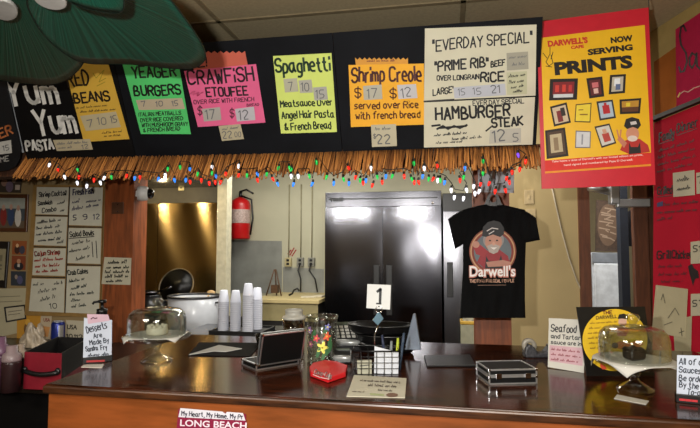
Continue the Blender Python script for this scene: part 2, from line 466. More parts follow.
# each paper sheet on the boards
def menu_sheet(name, label, hexc, pts, lift=.0006):
    return sheet(name, PB, pts, hexc, label, 'menu sign', lift=lift, group=None)
def chip(name, label, hexc, pts, txt=None, lift=.0028, pl=PB, inkc='#66686c'):
    o = sheet(name, pl, pts, hexc, label, 'price tag', lift=lift, th=.0008)
    if txt: write(o, pl, inkc, txt, lift+.0014)
    return o
LN = .0030
o = menu_sheet('menu_sign', 'yellow hand-lettered sheet headed Red Beans', '#cfa63a', [(63, 60), (108, 62), (129.5, 139), (84, 142)])
write(o, PB, '#221709', [('RED', 69, 87, 90, 85, 15, 2.0), ('BEANS', 75, 103, 110, 100, 9.5, 1.9)], up=(-.22, -1))
write(o, PB, '#5a4a1e', [(None, 76, 109, 108, 106, 2, .5), (None, 80, 113, 115, 110, 2, .6), (None, 102, 134, 122, 132, 2, .6), (None, 104, 137, 122, 136, 2, .5)])
draw(o, PB, '#9a8a1e', [[(93, 73), (96, 78), (104, 70), (99, 82), (106, 78)], [(97, 86), (105, 82)]], .7)
chip('price_tag', 'beige price strip taped across the yellow red beans sheet', '#b8ac8a', [(80, 116), (116, 111.5), (121, 127), (86, 131)], [('7', 88, 127, 93, 126, 7, .9), ('10', 98, 125, 106, 124, 7, .8), ('15', 111, 123, 117, 122, 7, .8)])
chip('price_tag', 'beige strip of small writing beside the white chalk word Pasta', '#b5aa8c', [(53, 140), (90, 139), (93, 149.5), (57, 151)], [(None, 57, 145, 88, 143, 2.4, .6), (None, 58, 149, 74, 148, 2.4, .6), ('12', 82, 149, 88, 148, 4, .7)])
o = menu_sheet('menu_sign', 'bright green hand-lettered sheet headed Yeager Burgers', '#4fc86c', [(122, 62), (178, 60), (191, 134), (141, 134)])
write(o, PB, '#131712', [('YEAGER', 133, 78, 176, 76, 11, 1.9), ('BURGERS', 135, 96, 181, 94, 9.5, 1.9)], up=(-.16, -1))
write(o, PB, '#1c3a24', [('ITALIAN MEATBALLS', 139, 116.5, 181, 114.5, 3.6, .8), ('OVER RICE COVERED', 140.5, 122, 183, 120, 3.6, .8), ('WITH MUSHROOM GRAVY', 142, 127, 188, 125.5, 3.6, .8), ('& FRENCH BREAD', 143.5, 132, 180, 130.5, 3.6, .8)])
chip('price_tag', 'beige price strip taped across the green burgers sheet', '#b5a78e', [(136, 100), (182, 98), (185, 109), (139, 110)], [('7', 142, 107, 146, 106, 5, .8), ('10', 156, 106.5, 163, 106, 5, .8), ('15', 172, 106, 178, 105, 5, .8)])
o = sheet('menu_sign', PB, zig(190, 245, 51, 2.2, 9)+[(250, 76), (196, 80)], '#c8604c', 'salmon red zigzag-edged sheet showing above the pink crawfish sheet', 'menu sign', lift=.0004)
write(o, PB, '#2a1210', [('L!', 198, 67, 207, 66, 9, 1.6)])
o = menu_sheet('menu_sign', 'pink hand-lettered sheet headed Crawfish Etoufee', '#e0618f', [(184, 71), (256, 64), (265.5, 122.5), (198, 127)], .0018)
write(o, PB, '#1d0d14', [('CRAWFiSH', 189, 84, 254, 81, 13.5, 2.0), ('ETOUFEE', 207, 97, 248, 95, 8.5, 1.7)], LN, up=(-.15, -1))
write(o, PB, '#5a1f38', [('OVER RICE WITH FRENCH', 194, 104, 254, 101, 3.8, .8), ('BREAD', 247, 106.5, 259, 105.5, 2.4, .6), ('$', 198, 115, 202, 115, 8, 1.0), ('$', 230, 117, 234, 117, 8, 1.0)], LN)
draw(o, PB, '#b02050', [[(190, 94), (195, 91), (193, 95), (199, 92), (197, 96), (203, 92)]], .8, LN)
chip('price_tag', 'grey 17 price tag on the pink crawfish sheet', '#aaa69f', [(202, 109), (220, 107), (221.5, 120), (204, 121.5)], [('17', 206, 119, 215, 118, 9, 1.0)], .0036)
chip('price_tag', 'pale 12 price tag on the pink crawfish sheet', '#b9b6bd', [(235, 109), (254, 106.5), (255.5, 120), (237, 121.5)], [('12', 239, 119.5, 248, 118.5, 9, 1.0)], .0036)
chip('price_tag', 'cream 22 price tag hanging below the pink crawfish sheet', '#b3a98c', [(218.5, 126), (240.5, 124), (244, 139), (222, 141)], [(None, 222, 130.5, 238, 128.5, 2.5, .6), ('22', 223, 139, 232, 138, 7, .9), ('00', 235, 137, 241, 136.5, 5, .6)], .0036)
o = menu_sheet('menu_sign', 'lime yellow hand-lettered sheet headed Spaghetti', '#cfdf72', [(273, 56), (331.5, 53), (337, 132), (281, 133.5)])
write(o, PB, '#163a24', [('Spaghetti', 276, 72.5, 330, 70.5, 13, 2.2)], up=(-.09, -1))
write(o, PB, '#1c331e', [('Meatsauce Over', 280.5, 107, 332, 105, 6.2, 1.3), ('Angel Hair Pasta', 282, 118.5, 334, 117, 6.8, 1.3), ('& French Bread', 285, 130, 331, 128.5, 6.8, 1.3)], up=(-.09, -1))
chip('price_tag', 'grey 7 price tag on the lime spaghetti sheet', '#b3b19c', [(283.5, 79), (297, 78), (298.5, 91.5), (285, 92.5)], [('7', 289, 90, 293, 89.5, 8, .9)])
chip('price_tag', 'grey 10 price tag in the middle of the lime spaghetti sheet', '#aeaca0', [(298.5, 80.5), (311.5, 79.5), (313, 92.5), (300, 93)], [('10', 301.5, 91, 309, 90.5, 8, .9)], .0029)
chip('price_tag', 'grey 15 price tag lowest on the lime spaghetti sheet', '#a9a8a2', [(313, 87.5), (326.5, 86.5), (328, 99.5), (314.5, 100.5)], [('15', 316, 98.5, 324, 98, 8, .9)])
o = sheet('menu_sign', PB, zig(355, 408, 57.5, 2.2, 11)+[(408, 66), (356, 66)], '#d99a3c', 'orange zigzag-edged strip above the shrimp creole sheet', 'menu sign', lift=.0004)
write(o, PB, '#8a4a2a', [(None, 367, 62, 396, 61.5, 2.2, .7)])
o = menu_sheet('menu_sign', 'orange hand-lettered sheet headed Shrimp Creole', '#efae2c', [(348.5, 65), (424, 63.5), (424, 124.5), (351, 127)], .0018)
write(o, PB, '#4d1712', [('Shrimp Creole', 352, 82, 421, 80.5, 14, 2.1)], LN, up=(-.02, -1))
write(o, PB, '#5a2413', [('$', 355, 97.5, 361, 97.5, 9, 1.3), ('$', 390, 97.5, 396, 97.5, 9, 1.3), ('served over Rice', 354.5, 109, 418, 107.5, 6.6, 1.3), ('with french bread', 356, 119, 420, 117.5, 6.6, 1.3)], LN)
chip('price_tag', 'grey 17 price tag on the orange shrimp sheet', '#b5b2a2', [(363, 86), (381.5, 84.5), (382.5, 99), (364, 100)], [('17', 367, 98, 377, 97.5, 9, 1.0)], .0036)
chip('price_tag', 'pale blue 12 price tag on the orange shrimp sheet', '#c3c1c4', [(397, 85), (416, 84), (417.5, 98), (398.5, 99)], [('12', 401.5, 97.5, 411, 96.5, 9, 1.0)], .0036)
chip('price_tag', 'cream 22 price tag hanging below the orange shrimp sheet', '#bdb69c', [(371, 125), (396, 124), (397, 146), (372, 147)], [(None, 375, 130.5, 393, 129.5, 3, .7), ('$', 373.5, 138, 376, 138, 4, .6), ('22', 377, 144, 390, 143.5, 9, 1.2)], .0036)
o = menu_sheet('menu_sign', 'large cream poster sheet headed Everday Special, Prime Rib', '#cfcbb4', [(425, 28.5), (536.5, 24.5), (535.5, 95.5), (424, 101)], .0008)
write(o, PB, '#16181a', [('"EVERDAY SPECIAL"', 433, 51, 532, 41.5, 10.5, 1.5), ('"PRIME RIB"', 435, 71, 488, 67, 9.5, 1.8), ('BEEF', 491, 67, 505, 65, 5.5, 1.3), ('RiCE', 481, 82, 504, 80.5, 9, 1.9), ('OVER LONGRAIN', 437, 80.5, 479, 79, 4.6, 1.1), ("LARGE'", 433, 95.5, 453, 92.5, 6, 1.2)], up=(-.01, -1))
chip('price_tag', 'grey pencilled tag on the cream prime rib sheet', '#a29f90', [(506.5, 53), (528, 51.5), (528.5, 69), (507, 70.5)], [(None, 509, 59, 526, 57.5, 3, .6), (None, 512, 66, 524, 65, 3, .6)], .0032)
chip('price_tag', 'pale green handwritten note on the cream prime rib sheet', '#bfbf9f', [(506.5, 72.5), (527, 71), (527, 94), (507, 95)], [(None, 508.5, 78, 524, 76, 3.4, .8), (None, 509, 84, 524, 82, 3.4, .8), (None, 511, 89, 523, 87, 3, .8), (None, 513, 93, 522, 92, 2.6, .7)], .0032, inkc='#22241e')
chip('price_tag', 'bluish white 15 and 21 price strip on the cream prime rib sheet', '#b9bcc6', [(453.5, 87.5), (505, 83.5), (506, 95), (454.5, 98.5)], [('15', 458.5, 95.5, 465, 95, 6.5, .7), ('15', 473, 94.5, 481, 94, 6.5, .7), ('21', 491, 93.5, 500, 93, 7.5, 1.0)], .0032)
o = menu_sheet('menu_sign', 'cream poster sheet headed Hamburger Steak', '#cdc9b2', [(424, 102.5), (535, 97), (532.5, 144.5), (424, 147.5)], .0022)
draw(o, PB, '#2b2a26', [[(424, 101.5), (454, 99.5)]], 1.6, .0036)
write(o, PB, '#141416', [('HAMBURGER', 436, 119.5, 510, 116, 11.5, 2.2), ('STEAK', 492, 127, 523, 125, 8.5, 1.9)], .0036)
write(o, PB, '#2a2c2e', [('EVER DAY SPECIAL', 473, 105.5, 524, 103, 4.6, .9), (None, 434, 136.5, 466, 134, 2.6, .8), (None, 452, 140.5, 481, 138, 2.6, .8), (None, 436, 144, 462, 142.5, 2.4, .7)], .0036)
draw(o, PB, '#141416', [[(432, 126), (440, 125)], [(437, 129), (443, 126), (448, 129), (454, 126), (460, 128), (467, 125)], [(440, 128), (466, 126)]], 2.0, .0038)
draw(o, PB, '#141416', [[(486, 131), (491, 127)]], 1.6, .0036)
chip('price_tag', 'grey 12 price tag on the hamburger steak sheet', '#b7b5a9', [(490, 130), (521, 128), (521, 142.5), (489, 143.5)], [('12', 493, 142, 505, 141, 11, 1.3), ('5', 513, 141, 518, 141, 8, .9)], .0042)

# ================================================================== thatch fringe
th = MB(); random.seed(3)
NS = 330
def tline(x, pts):
    for (x0, y0), (x1, y1) in zip(pts, pts[1:]):
        if x <= x1: return y0+(y1-y0)*(x-x0)/(x1-x0)
    return pts[-1][1]
TT = [(15, 154), (130, 151.5), (280, 150), (430, 147.5), (541, 144)]
TBm = [(10, 178), (140, 178), (210, 179), (290, 174.5), (430, 172), (541, 167)]
for lay in range(2):
    for i in range(NS):
        x = 27+(541-27)*(i+random.random())/NS
        top = atY(x, tline(x, TT)+.5, 2.628-.012*lay)
        yb = tline(x, TBm)+random.gauss(-1.0, 2.0)-(3 if random.random() < .1 else 0)
        z1 = atY(x, yb, 2.535).z
        bot = V((top.x+random.gauss(-.004, .008), 2.54-.012*lay+random.gauss(0, .005), z1))
        th.tube([top, (top+bot)/2+V((random.gauss(0, .002), random.gauss(0, .003), 0)), bot], random.uniform(.0032, .0052), 5)
tag(th.build('thatch_fringe', mat('straw', '#d28c44', .8, hex2='#6e4018', island=True)), 'straw thatch fringe hanging along the bottom of the sign boards', 'thatch fringe', kind='stuff')
tag(B(PB.pt(14, 150).x, X3, 2.615, 2.68, 1.985, 2.028).build('batten', mat('dark_batten', '#241710', .8)), 'dark wooden batten holding the thatch fringe under the sign boards', 'batten')

# ================================================================== christmas lights
BC = {'r': ('#e02418', 3.0), 'g': ('#1fae48', 2.4), 'b': ('#2a78e0', 3.0), 'w': ('#f2f4ff', 3.2), 'p': ('#7a4be0', 2.2)}
BM = {k: mat('bulb_'+k, h, .25, var=.02, emit=e*.35) for k, (h, e) in BC.items()}
def bulb_mesh(k):
    mb = MB().lathe([(0, -.026), (.0035, -.024), (.0062, -.015), (.007, -.007), (.005, 0), (.0, .001)], n=12)
    me = bpy.data.meshes.new('bulb'); me.from_pydata(mb.v, [], mb.f); me.materials.append(BM[k])
    for q in me.polygons: q.use_smooth = True
    return me
BME = {k: bulb_mesh(k) for k in BC}
sock = MB().lathe([(0, -.002), (.0056, -.002), (.0056, .012), (.003, .014), (0, .014)], n=10)
SOCK = bpy.data.meshes.new('socket'); SOCK.from_pydata(sock.v, [], sock.f); SOCK.materials.append(mat('dark_green_wire', '#10160f', .5))
def light_string(label, items, Y):
    pts = []
    for x, y, k in items:
        # rides on the sloping face of the thatch while above its lower edge, hangs plumb below it
        t = max(0, min(1, (tline(x, TBm)-y)/26)); pts.append((atY(x, y, Y+.07*t-.004*(1-t)), k))
    root = thing('light_string', label, 'christmas lights', pts[0][0])
    wire = [p+V((random.uniform(-.004, .004), .003, .020+random.uniform(0, .008))) for p, k in pts]
    MB().tube(wire, .0022, 6).build('wire', MATS['dark_green_wire'], root)
    for p, k in pts:
        for nm, me in (('bulb', BME[k]), ('socket', SOCK)):
            o = bpy.data.objects.new(nm, me); COL.objects.link(o); o.parent = root; o.location = p-pts[0][0]
            o.rotation_euler = (random.uniform(-.4, .4), random.uniform(-.4, .4), 0)
    return root
L1 = [(50, 163, 'w'), (58, 168, 'r'), (64, 175, 'w'), (77, 168, 'g'), (79, 175, 'r'), (77, 181, 'w'), (87, 184, 'w'), (94, 178, 'r'), (100, 181, 'w'), (105, 176, 'w'), (111, 175, 'g'), (127, 174, 'r'), (135, 176, 'b'), (140, 175, 'r'), (159, 177, 'b'), (165, 173, 'w'), (168, 167, 'g'), (174, 178, 'b'), (180, 165, 'g'), (190, 167, 'b'), (186, 178, 'b'), (190, 180, 'r'), (198, 172, 'g'), (201, 178, 'r'), (209, 181, 'r'), (212, 171, 'g'), (212, 165, 'w'), (216, 174, 'b'), (215, 180, 'r'), (221, 180, 'r'), (226, 172, 'r'), (239, 164, 'w'), (239, 173, 'r'), (247, 173, 'g'), (257, 172, 'b'), (257, 178, 'r'), (267, 172, 'g'), (272, 177, 'r'), (277, 182, 'b'), (279, 166, 'g'), (289, 166, 'g')]
L2 = [(291, 174, 'w'), (292, 168, 'g'), (294, 182, 'b'), (298, 174, 'w'), (309, 174, 'g'), (313, 182, 'b'), (316, 160, 'g'), (327, 175, 'g'), (334, 181, 'b'), (343, 177, 'g'), (348, 166, 'r'), (349, 181, 'b'), (356, 175, 'r'), (360, 178, 'g'), (363, 181, 'r'), (366, 178, 'b'), (371, 166, 'w'), (373, 183, 'r'), (377, 175, 'g'), (382, 180, 'r'), (386, 174, 'b'), (393, 174, 'g'), (404, 174, 'r'), (411, 177, 'g'), (414, 180, 'r'), (414, 161, 'g'), (418, 180, 'r'), (423, 174, 'b'), (424, 166, 'w'), (429, 177, 'g'), (434, 177, 'r'), (437, 164, 'r'), (438, 178, 'w')]
L3 = [(440, 178, 'g'), (445, 180, 'b'), (451, 188, 'w'), (454.6, 195, 'w'), (464, 196, 'w'), (466, 188, 'w'), (460, 178, 'r'), (464, 175, 'g'), (465, 166, 'b'), (474, 184, 'w'), (475, 191, 'w'), (480, 189, 'w'), (481, 182, 'r'), (483, 171, 'g'), (483, 159, 'g'), (490, 181, 'r'), (495.5, 189, 'r'), (505, 188, 'r'), (509, 180, 'r'), (507, 176, 'r'), (512, 170, 'r'), (520, 167, 'r'), (526, 159, 'r'), (517.6, 153, 'p')]
light_string('string of coloured christmas bulbs woven along the thatch beside the chalk board', L1, 2.505)
light_string('string of coloured christmas bulbs under the thatch in front of the steel refrigerator', L2, 2.505)
light_string('tangle of white and red christmas bulbs drooping above the black t-shirt', L3, 2.505)

# ================================================================== Prints poster
PP = planeY(2.45)
po = thing('poster', 'large red and yellow poster headed Now Serving Prints, hanging beside the menu boards', 'poster', PP.pt(598, 189))
sheet('board', PP, [(536.5, 22.5), (648, 8), (655, 185), (541.5, 189)], mat('poster_red', '#c21e30', .35, var=.04), parent=po, lift=-.004, th=.006)
sheet('yellow_panel', PP, [(540.6, 38), (644.7, 25), (651, 153), (545, 161)], mat('poster_yellow', '#e6b41e', .35, var=.03), parent=po, lift=.0022, th=.0004)
patch('orange_stripe', PP, [(545, 171.5), (651, 164), (651, 166), (545, 173.5)], '#e08a1e', po, .003)
patch('caption_band', PP, [(545, 160.5), (651, 152.5), (651, 164), (545, 171)], '#d0261c', po, .0029)
LP = .0036
print_text(po, PP, '#140c0a', [('NOW', 611, 43, 633, 40.5, 5.6), ('SERVING', 588, 55, 633, 49.6, 5.6), ('PRINTS', 555, 74.5, 633, 67, 12)], LP, bold=.055)
print_text(po, PP, '#c2301c', [("DARWELL'S", 548, 46.5, 588, 42.5, 5.6), ('CAFE', 571, 49, 584, 47.6, 3)], LP, bold=.06)
draw(po, PP, '#1c1408', [[(550, 47), (550, 54), (546, 62), (549, 66), (553, 63), (551, 55)], [(543, 53), (547, 58)], [(553, 52), (551, 59)], [(546, 66), (552, 67)]], .7, LP)
print_text(po, PP, '#f0d8d0', [("Take home a taste of Darwell's with our limited edition art prints,", 552, 162.5, 643, 155.5, 2.0), ('hand signed and numbered by Papa D Darwell.', 564, 166, 633, 160.5, 2.0)], LP, bold=.01)
PICS = [([(550, 79), (578, 78.3), (577, 99.6), (549, 100.5)], '#120c0c', [('#7a1820', .12, .15, .88, .75), ('#c8ccd0', .15, .72, .85, .88), ('#c83a30', .2, .3, .34, .62), ('#c83a30', .45, .28, .58, .62), ('#b83030', .68, .3, .8, .62)]),
        ([(586.3, 78.4), (602.3, 76.4), (604.3, 96.4), (589.4, 98.5)], '#1a0e10', [('#5a1a20', .15, .12, .85, .88), ('#c86a70', .3, .25, .7, .5), ('#d8b0a8', .35, .55, .65, .8)]),
        ([(610, 75), (626, 74), (625, 93), (608.7, 94.4)], '#141012', [('#b8b0a0', .15, .12, .85, .88), ('#e0e4ea', .3, .2, .65, .6), ('#5a6a90', .4, .5, .7, .8)]),
        ([(550, 106.7), (566.6, 102.3), (571, 122.6), (554, 126.6)], '#16100c', [('#c8b498', .1, .1, .9, .9), ('#7a2a2a', .3, .3, .6, .85), ('#2a2420', .55, .2, .8, .6)]),
        ([(575.7, 104.3), (591.6, 102.7), (590.4, 122.6), (574.5, 122)], '#4a3c18', [('#e2c838', .06, .06, .94, .94), ('#8a6a1c', .2, .3, .5, .36), ('#8a6a1c', .3, .55, .8, .62)]),
        ([(596.4, 101.5), (612.7, 99.5), (616, 118), (599.6, 120.6)], '#20242c', [('#a8b8c8', .1, .1, .9, .9), ('#b02028', .3, .25, .72, .7), ('#b02028', .42, .12, .58, .3)]),
        ([(619.5, 99.5), (641.3, 98), (640, 113.4), (620, 114.2)], '#140e0c', [('#b8862a', .1, .14, .9, .55), ('#5a3218', .1, .55, .9, .86), ('#d8c030', .3, .25, .5, .5)]),
        ([(545, 130.5), (565, 127.4), (568.6, 156), (546.7, 159)], '#1c140e', [('#4a3424', .1, .08, .9, .92), ('#b8a888', .22, .18, .78, .82), ('#8a7458', .38, .3, .6, .75)]),
        ([(575.7, 130.5), (591, 131.3), (590.4, 148), (575, 148)], '#6a6a70', [('#c8c8cc', .06, .06, .94, .94), ('#8a8c94', .4, .2, .5, .8)]),
        ([(594.4, 126.6), (609.5, 123.4), (616.3, 143.3), (601.6, 148)], '#2a2220', [('#c8c4bc', .08, .08, .92, .92), ('#b04038', .3, .4, .75, .8), ('#c89880', .4, .2, .65, .42)])]
def lerp4(q, u, v):
    a = [q[0][i]+(q[1][i]-q[0][i])*u for i in (0, 1)]; b = [q[3][i]+(q[2][i]-q[3][i])*u for i in (0, 1)]
    return (a[0]+(b[0]-a[0])*v, a[1]+(b[1]-a[1])*v)
for q, fc, cells in PICS:
    fr = patch('printed_picture', PP, q, fc, po, .0034)
    for i, (c, u0, v0, u1, v1) in enumerate(cells):
        patch('picture_area', PP, [lerp4(q, u0, v0), lerp4(q, u1, v0), lerp4(q, u1, v1), lerp4(q, u0, v1)], c, fr, .0037+.0002*i)
mn = patch('printed_figure', PP, [(620, 150), (624, 141), (632, 138), (640, 139), (648, 145), (650, 152), (630, 154.5)], '#b02a24', po, .0038)
patch('apron', PP, [(629, 142), (631, 147), (638, 147), (640, 142), (641, 153), (629, 154)], '#1c1a1c', mn, .0042)
patch('arm', PP, [(617, 139), (621, 137), (627, 143), (624, 148)], '#c07860', mn, .0041)
draw(mn, PP, '#c07860', [[(619, 138), (617, 130)], [(620, 138), (621, 130)]], 1.3, .0042, 'fingers')
patch('face', PP, ell(632.5, 134, 6.5, 7.5), '#c88a70', mn, .0043)
patch('beard', PP, ell(632.5, 138.5, 5, 3), '#d8c8c0', mn, .0046)
patch('cap', PP, [(624, 126), (626, 119), (632, 117), (639, 119), (641, 125), (638, 129), (633, 127), (627, 129)], '#181618', mn, .0047)
patch('cap_badge', PP, [(630, 122), (636, 121), (637, 124), (631, 125)], '#c8c0c0', mn, .005)
MB().tube([PP.pt(649, 10), PP.pt(649, 10)+V((0, 0, CEIL-PP.pt(649, 10).z))], .0015, 5).build('hanging_cord', M_BLACK, po)

# ================================================================== leaf-bladed ceiling fan
ZF = 2.22
hub = atZ(25, -62, ZF)
fan = thing('ceiling_fan', 'ceiling fan with broad dark green palm-leaf blades', 'ceiling fan', (hub.x, hub.y, ZF))
MB().lathe([(0, -.05), (.05, -.05), (.09, -.02), (.1, .04), (.09, .12), (.03, .15), (.014, .16), (.014, CEIL-ZF-.05), (.06, CEIL-ZF-.03), (.06, CEIL-ZF)], hub, 24).build('motor', mat('fan_brass', '#6a5a3a', .35, .6), fan)
def leaf_mat():
    m = bpy.data.materials.new('palm_leaf'); m.use_nodes = True; nt = m.node_tree; b = nt.nodes['Principled BSDF']
    uv = nt.nodes.new('ShaderNodeUVMap'); uv.uv_map = 'UVMap'
    sp = nt.nodes.new('ShaderNodeSeparateXYZ'); nt.links.new(uv.outputs[0], sp.inputs[0])
    nz = nt.nodes.new('ShaderNodeTexNoise'); nz.noise_dimensions = '1D'; nz.inputs['Scale'].default_value = 90; nz.inputs['Detail'].default_value = 2
    nt.links.new(sp.outputs[0], nz.inputs['W'])
    rp = nt.nodes.new('ShaderNodeValToRGB'); rp.color_ramp.elements[0].color = (*lin('#0a3b2c'), 1); rp.color_ramp.elements[1].color = (*lin('#145240'), 1)
    rp.color_ramp.elements[0].position = .4; rp.color_ramp.elements[1].position = .65
    nt.links.new(nz.outputs['Fac'], rp.inputs[0]); nt.links.new(rp.outputs[0], b.inputs['Base Color'])
    bp = nt.nodes.new('ShaderNodeBump'); bp.inputs['Strength'].default_value = .35; bp.inputs['Distance'].default_value = .004
    nt.links.new(nz.outputs['Fac'], bp.inputs['Height']); nt.links.new(bp.outputs[0], b.inputs['Normal'])
    b.inputs['Roughness'].default_value = .38
    return m
M_LEAF = leaf_mat(); M_RIM = mat('leaf_rim', '#081a14', .5)
def smooth_poly(pts, n):
    out = []
    m = len(pts)
    for i in range(m-1):
        p0, p1, p2, p3 = [V(pts[max(0, min(m-1, k))]+(0,)) for k in (i-1, i, i+1, i+2)]
        for k in range(n):
            t = k/n; out.append(.5*((2*p1)+(p2-p0)*t+(2*p0-5*p1+4*p2-p3)*t*t+(3*p1-p0-3*p2+p3)*t**3))
    out.append(V(pts[-1]+(0,))); return out
def leaf(root, outline, z, capq=None, droop=.03):
    ol = smooth_poly(outline, 8); R = atZ(*root, z); K = 10
    mb = MB(); vs = []; uv = []; n = len(ol)
    for i, q in enumerate(ol):
        E_ = atZ(q.x, q.y, z)
        for k in range(K+1):
            t = .04+.96*k/K; p = R+(E_-R)*t; p = p+V((0, 0, droop*(1-t*t)))
            vs.append(p); uv.append((i/(n-1), t))
    fs = [(i*(K+1)+k, i*(K+1)+k+1, (i+1)*(K+1)+k+1, (i+1)*(K+1)+k) for i in range(n-1) for k in range(K)]
    mb.add(vs, fs, True); mb.uv = uv
    o = mb.build('blade', M_LEAF, fan, solid=.004)
    MB().tube([vs[i*(K+1)+K] for i in range(n)], .0028, 6).build('rim', M_RIM, o)
    if capq:
        c, rx, ry, ang = capq; pts = [(c[0]+rx*math.cos(a)*math.cos(ang)-ry*math.sin(a)*math.sin(ang), c[1]+rx*math.cos(a)*math.sin(ang)+ry*math.sin(a)*math.cos(ang)) for a in [2*PI*i/24 for i in range(24)]]
        MB().prism([atZ(*q, z-.02) for q in pts], (0, 0, .012)).build('bracket_cap', mat('cream_cap', '#a8a6a0', .4), o, bevel=.004)
    a_, b_ = V((hub.x, hub.y, z+.012)), atZ(root[0], root[1], z)+V((0, 0, .012))
    MB().tube([a_+(b_-a_).normalized()*.08, b_+(b_-a_).normalized()*.05], .014, 8).build('bracket', MATS['fan_brass'], o)
leaf((2, -12), [(-20, -25), (-55, 0), (-60, 40), (-40, 70), (-5, 79), (25, 83), (52, 84), (70, 77), (84, 60), (80, 36), (66, 8), (40, -20)], ZF, ((4, 11), 14.5, 9.5, .35))
leaf((48, -18), [(32, -20), (27, 0), (32, 16), (46, 37), (66, 54), (88, 63), (130, 64), (170, 68), (192, 68), (203, 62), (205, 53), (197, 36), (180, 12), (164, -6), (130, -30)], ZF-.045, ((50, 1.5), 17.5, 8, .28))
leaf((60, -55), [(45, -50), (55, -20), (65, -2), (80, 6), (100, 11), (115, 12.5), (122, 10), (124, 2), (122, -12), (110, -40), (90, -60)], ZF-.10, None, .02)

# ================================================================== kitchen beyond the bar
# two-door steel refrigerator
FY = 5.5
fx0 = atY(325, 260, FY).x; fx1 = atY(442, 260, FY).x; fz = atY(383, 191.5, FY).z; zg = atY(383, 207, FY).z; fm = atY(383, 260, FY).x
fr = thing('refrigerator', 'tall two-door brushed steel commercial refrigerator', 'refrigerator', ((fx0+fx1)/2, FY+.3, 0))
B(fx0, fx1, FY+.03, FY+.68, .12, fz).build('cabinet', M_DKSTEEL, fr, bevel=.006)
B(fx0, fx1, FY+.005, FY+.03, zg+.006, fz).build('grille_panel', M_DKSTEEL, fr, bevel=.004)
B(fx0+.04, fx1-.04, FY-.002, FY+.005, zg+.085, zg+.098).build('grille_slot', M_BLACK, fr)
MB().lathe([(0, 0), (.014, 0), (.014, .006), (0, .006)], (fx1-.09, FY+.004, zg+.035), 16, Matrix.Rotation(PI/2, 3, 'X')).build('lock', M_CHROME, fr)
PF = planeY(FY+.004)
print_text(fr, PF, '#08080a', [('TRUE', 329.5, 201.5, 343.5, 201, 3.4)], .001, bold=.06)
def door_mb(x0, x1, z0, z1, y, bow=.012):
    mb = MB(); th = .045
    mb.grid(lambda u, v: V((x0+(x1-x0)*u, y-bow*(math.sin(PI*u)*.5+.5*math.sin(PI*v))*.6-.0015*math.sin(9*u+4*v)*math.sin(7*v), z0+(z1-z0)*v)), 24, 30)
    mb.box(x0, x1, y+.0005, y+th-.006, z0, z1); return mb
for s, (x0, x1) in enumerate(((fx0+.004, fm-.003), (fm+.003, fx1-.004))):
    d = door_mb(x0, x1, .2, zg, FY-.018).build('door', M_STEEL, fr)
    hx = fm+(-.10 if s == 0 else .035)
    z0, z1 = atY(383, 315, FY).z, atY(383, 265, FY).z
    B(hx, hx+.065, FY-.034, FY-.016, z0, z1).build('handle', M_BLACK, d, bevel=.006)
for k in range(4): MB().lathe([(0, 0), (.05, .0), (.05, .12), (0, .12)], (fx0+.12 if k % 2 else fx1-.12, FY+.1+.5*(k//2), 0), 12).build('caster', M_BLACK, fr)
# darker second cabinet beside it
gx0 = atY(443, 260, FY).x; gx1 = atY(476, 260, FY).x
g2 = thing('freezer', 'dark steel upright freezer beside the two-door refrigerator, behind the t-shirt', 'freezer', ((gx0+gx1)/2, FY+.3, 0))
gz = atY(450, 193, FY).z; gz1 = atY(450, 212, FY).z
B(gx0, gx1+.25, FY+.03, FY+.65, 0, gz).build('cabinet', M_DKSTEEL, g2, bevel=.006)
B(gx0+.005, gx1+.25, FY+.0, FY+.03, gz1+.01, gz-.01).build('vent_panel', M_BLACK, g2)
d = door_mb(gx0+.01, gx1+.25, .15, gz1, FY-.01).build('door', mat('freezer_steel', '#6e6e72', .22, 1, var=.1, scale=20, stretch=(10, 10, .3)), g2)
B(gx0+.04, gx0+.1, FY-.035, FY-.012, atY(450, 297, FY).z, atY(450, 262, FY).z).build('handle', M_BLACK, d, bevel=.005)
# back counter with cream top
cx0 = xs2+.05; cx1 = fx0-.03
bc = thing('back_counter', 'cream-topped counter along the kitchen back wall beside the refrigerator', 'counter', ((cx0+cx1)/2, 5.9, 0))
B(cx0, cx1, 5.35, 6.192, .93, .97).build('countertop', mat('cream_laminate', '#b5a474', .45, var=.05), bc, bevel=.005)
B(cx0+.03, cx1-.03, 5.4, 6.192, .0, .93).build('body', mat('dark_cabinet', '#16130f', .7), bc)
B(cx0+.02, cx1-.02, 5.385, 5.4, .74, .93).build('fascia', mat('olive_cream', '#958a62', .5, var=.06), bc)
# stainless backsplash, two pieces
zq = lambda y: atY(260, y, 6.19).z
PWB = planeY(6.2)
o = struct('trim_8', sheet_mb(PWB, [(221, 240), (282, 241), (282, 293), (221, 293)], 0, .006), mat('splash_steel', '#8e8f88', .4, .35, var=.1, scale=6))
o = struct('trim_9', sheet_mb(PWB, [(283, 267), (324, 269), (324, 293), (283, 293)], 0, .005), MATS['splash_steel'])
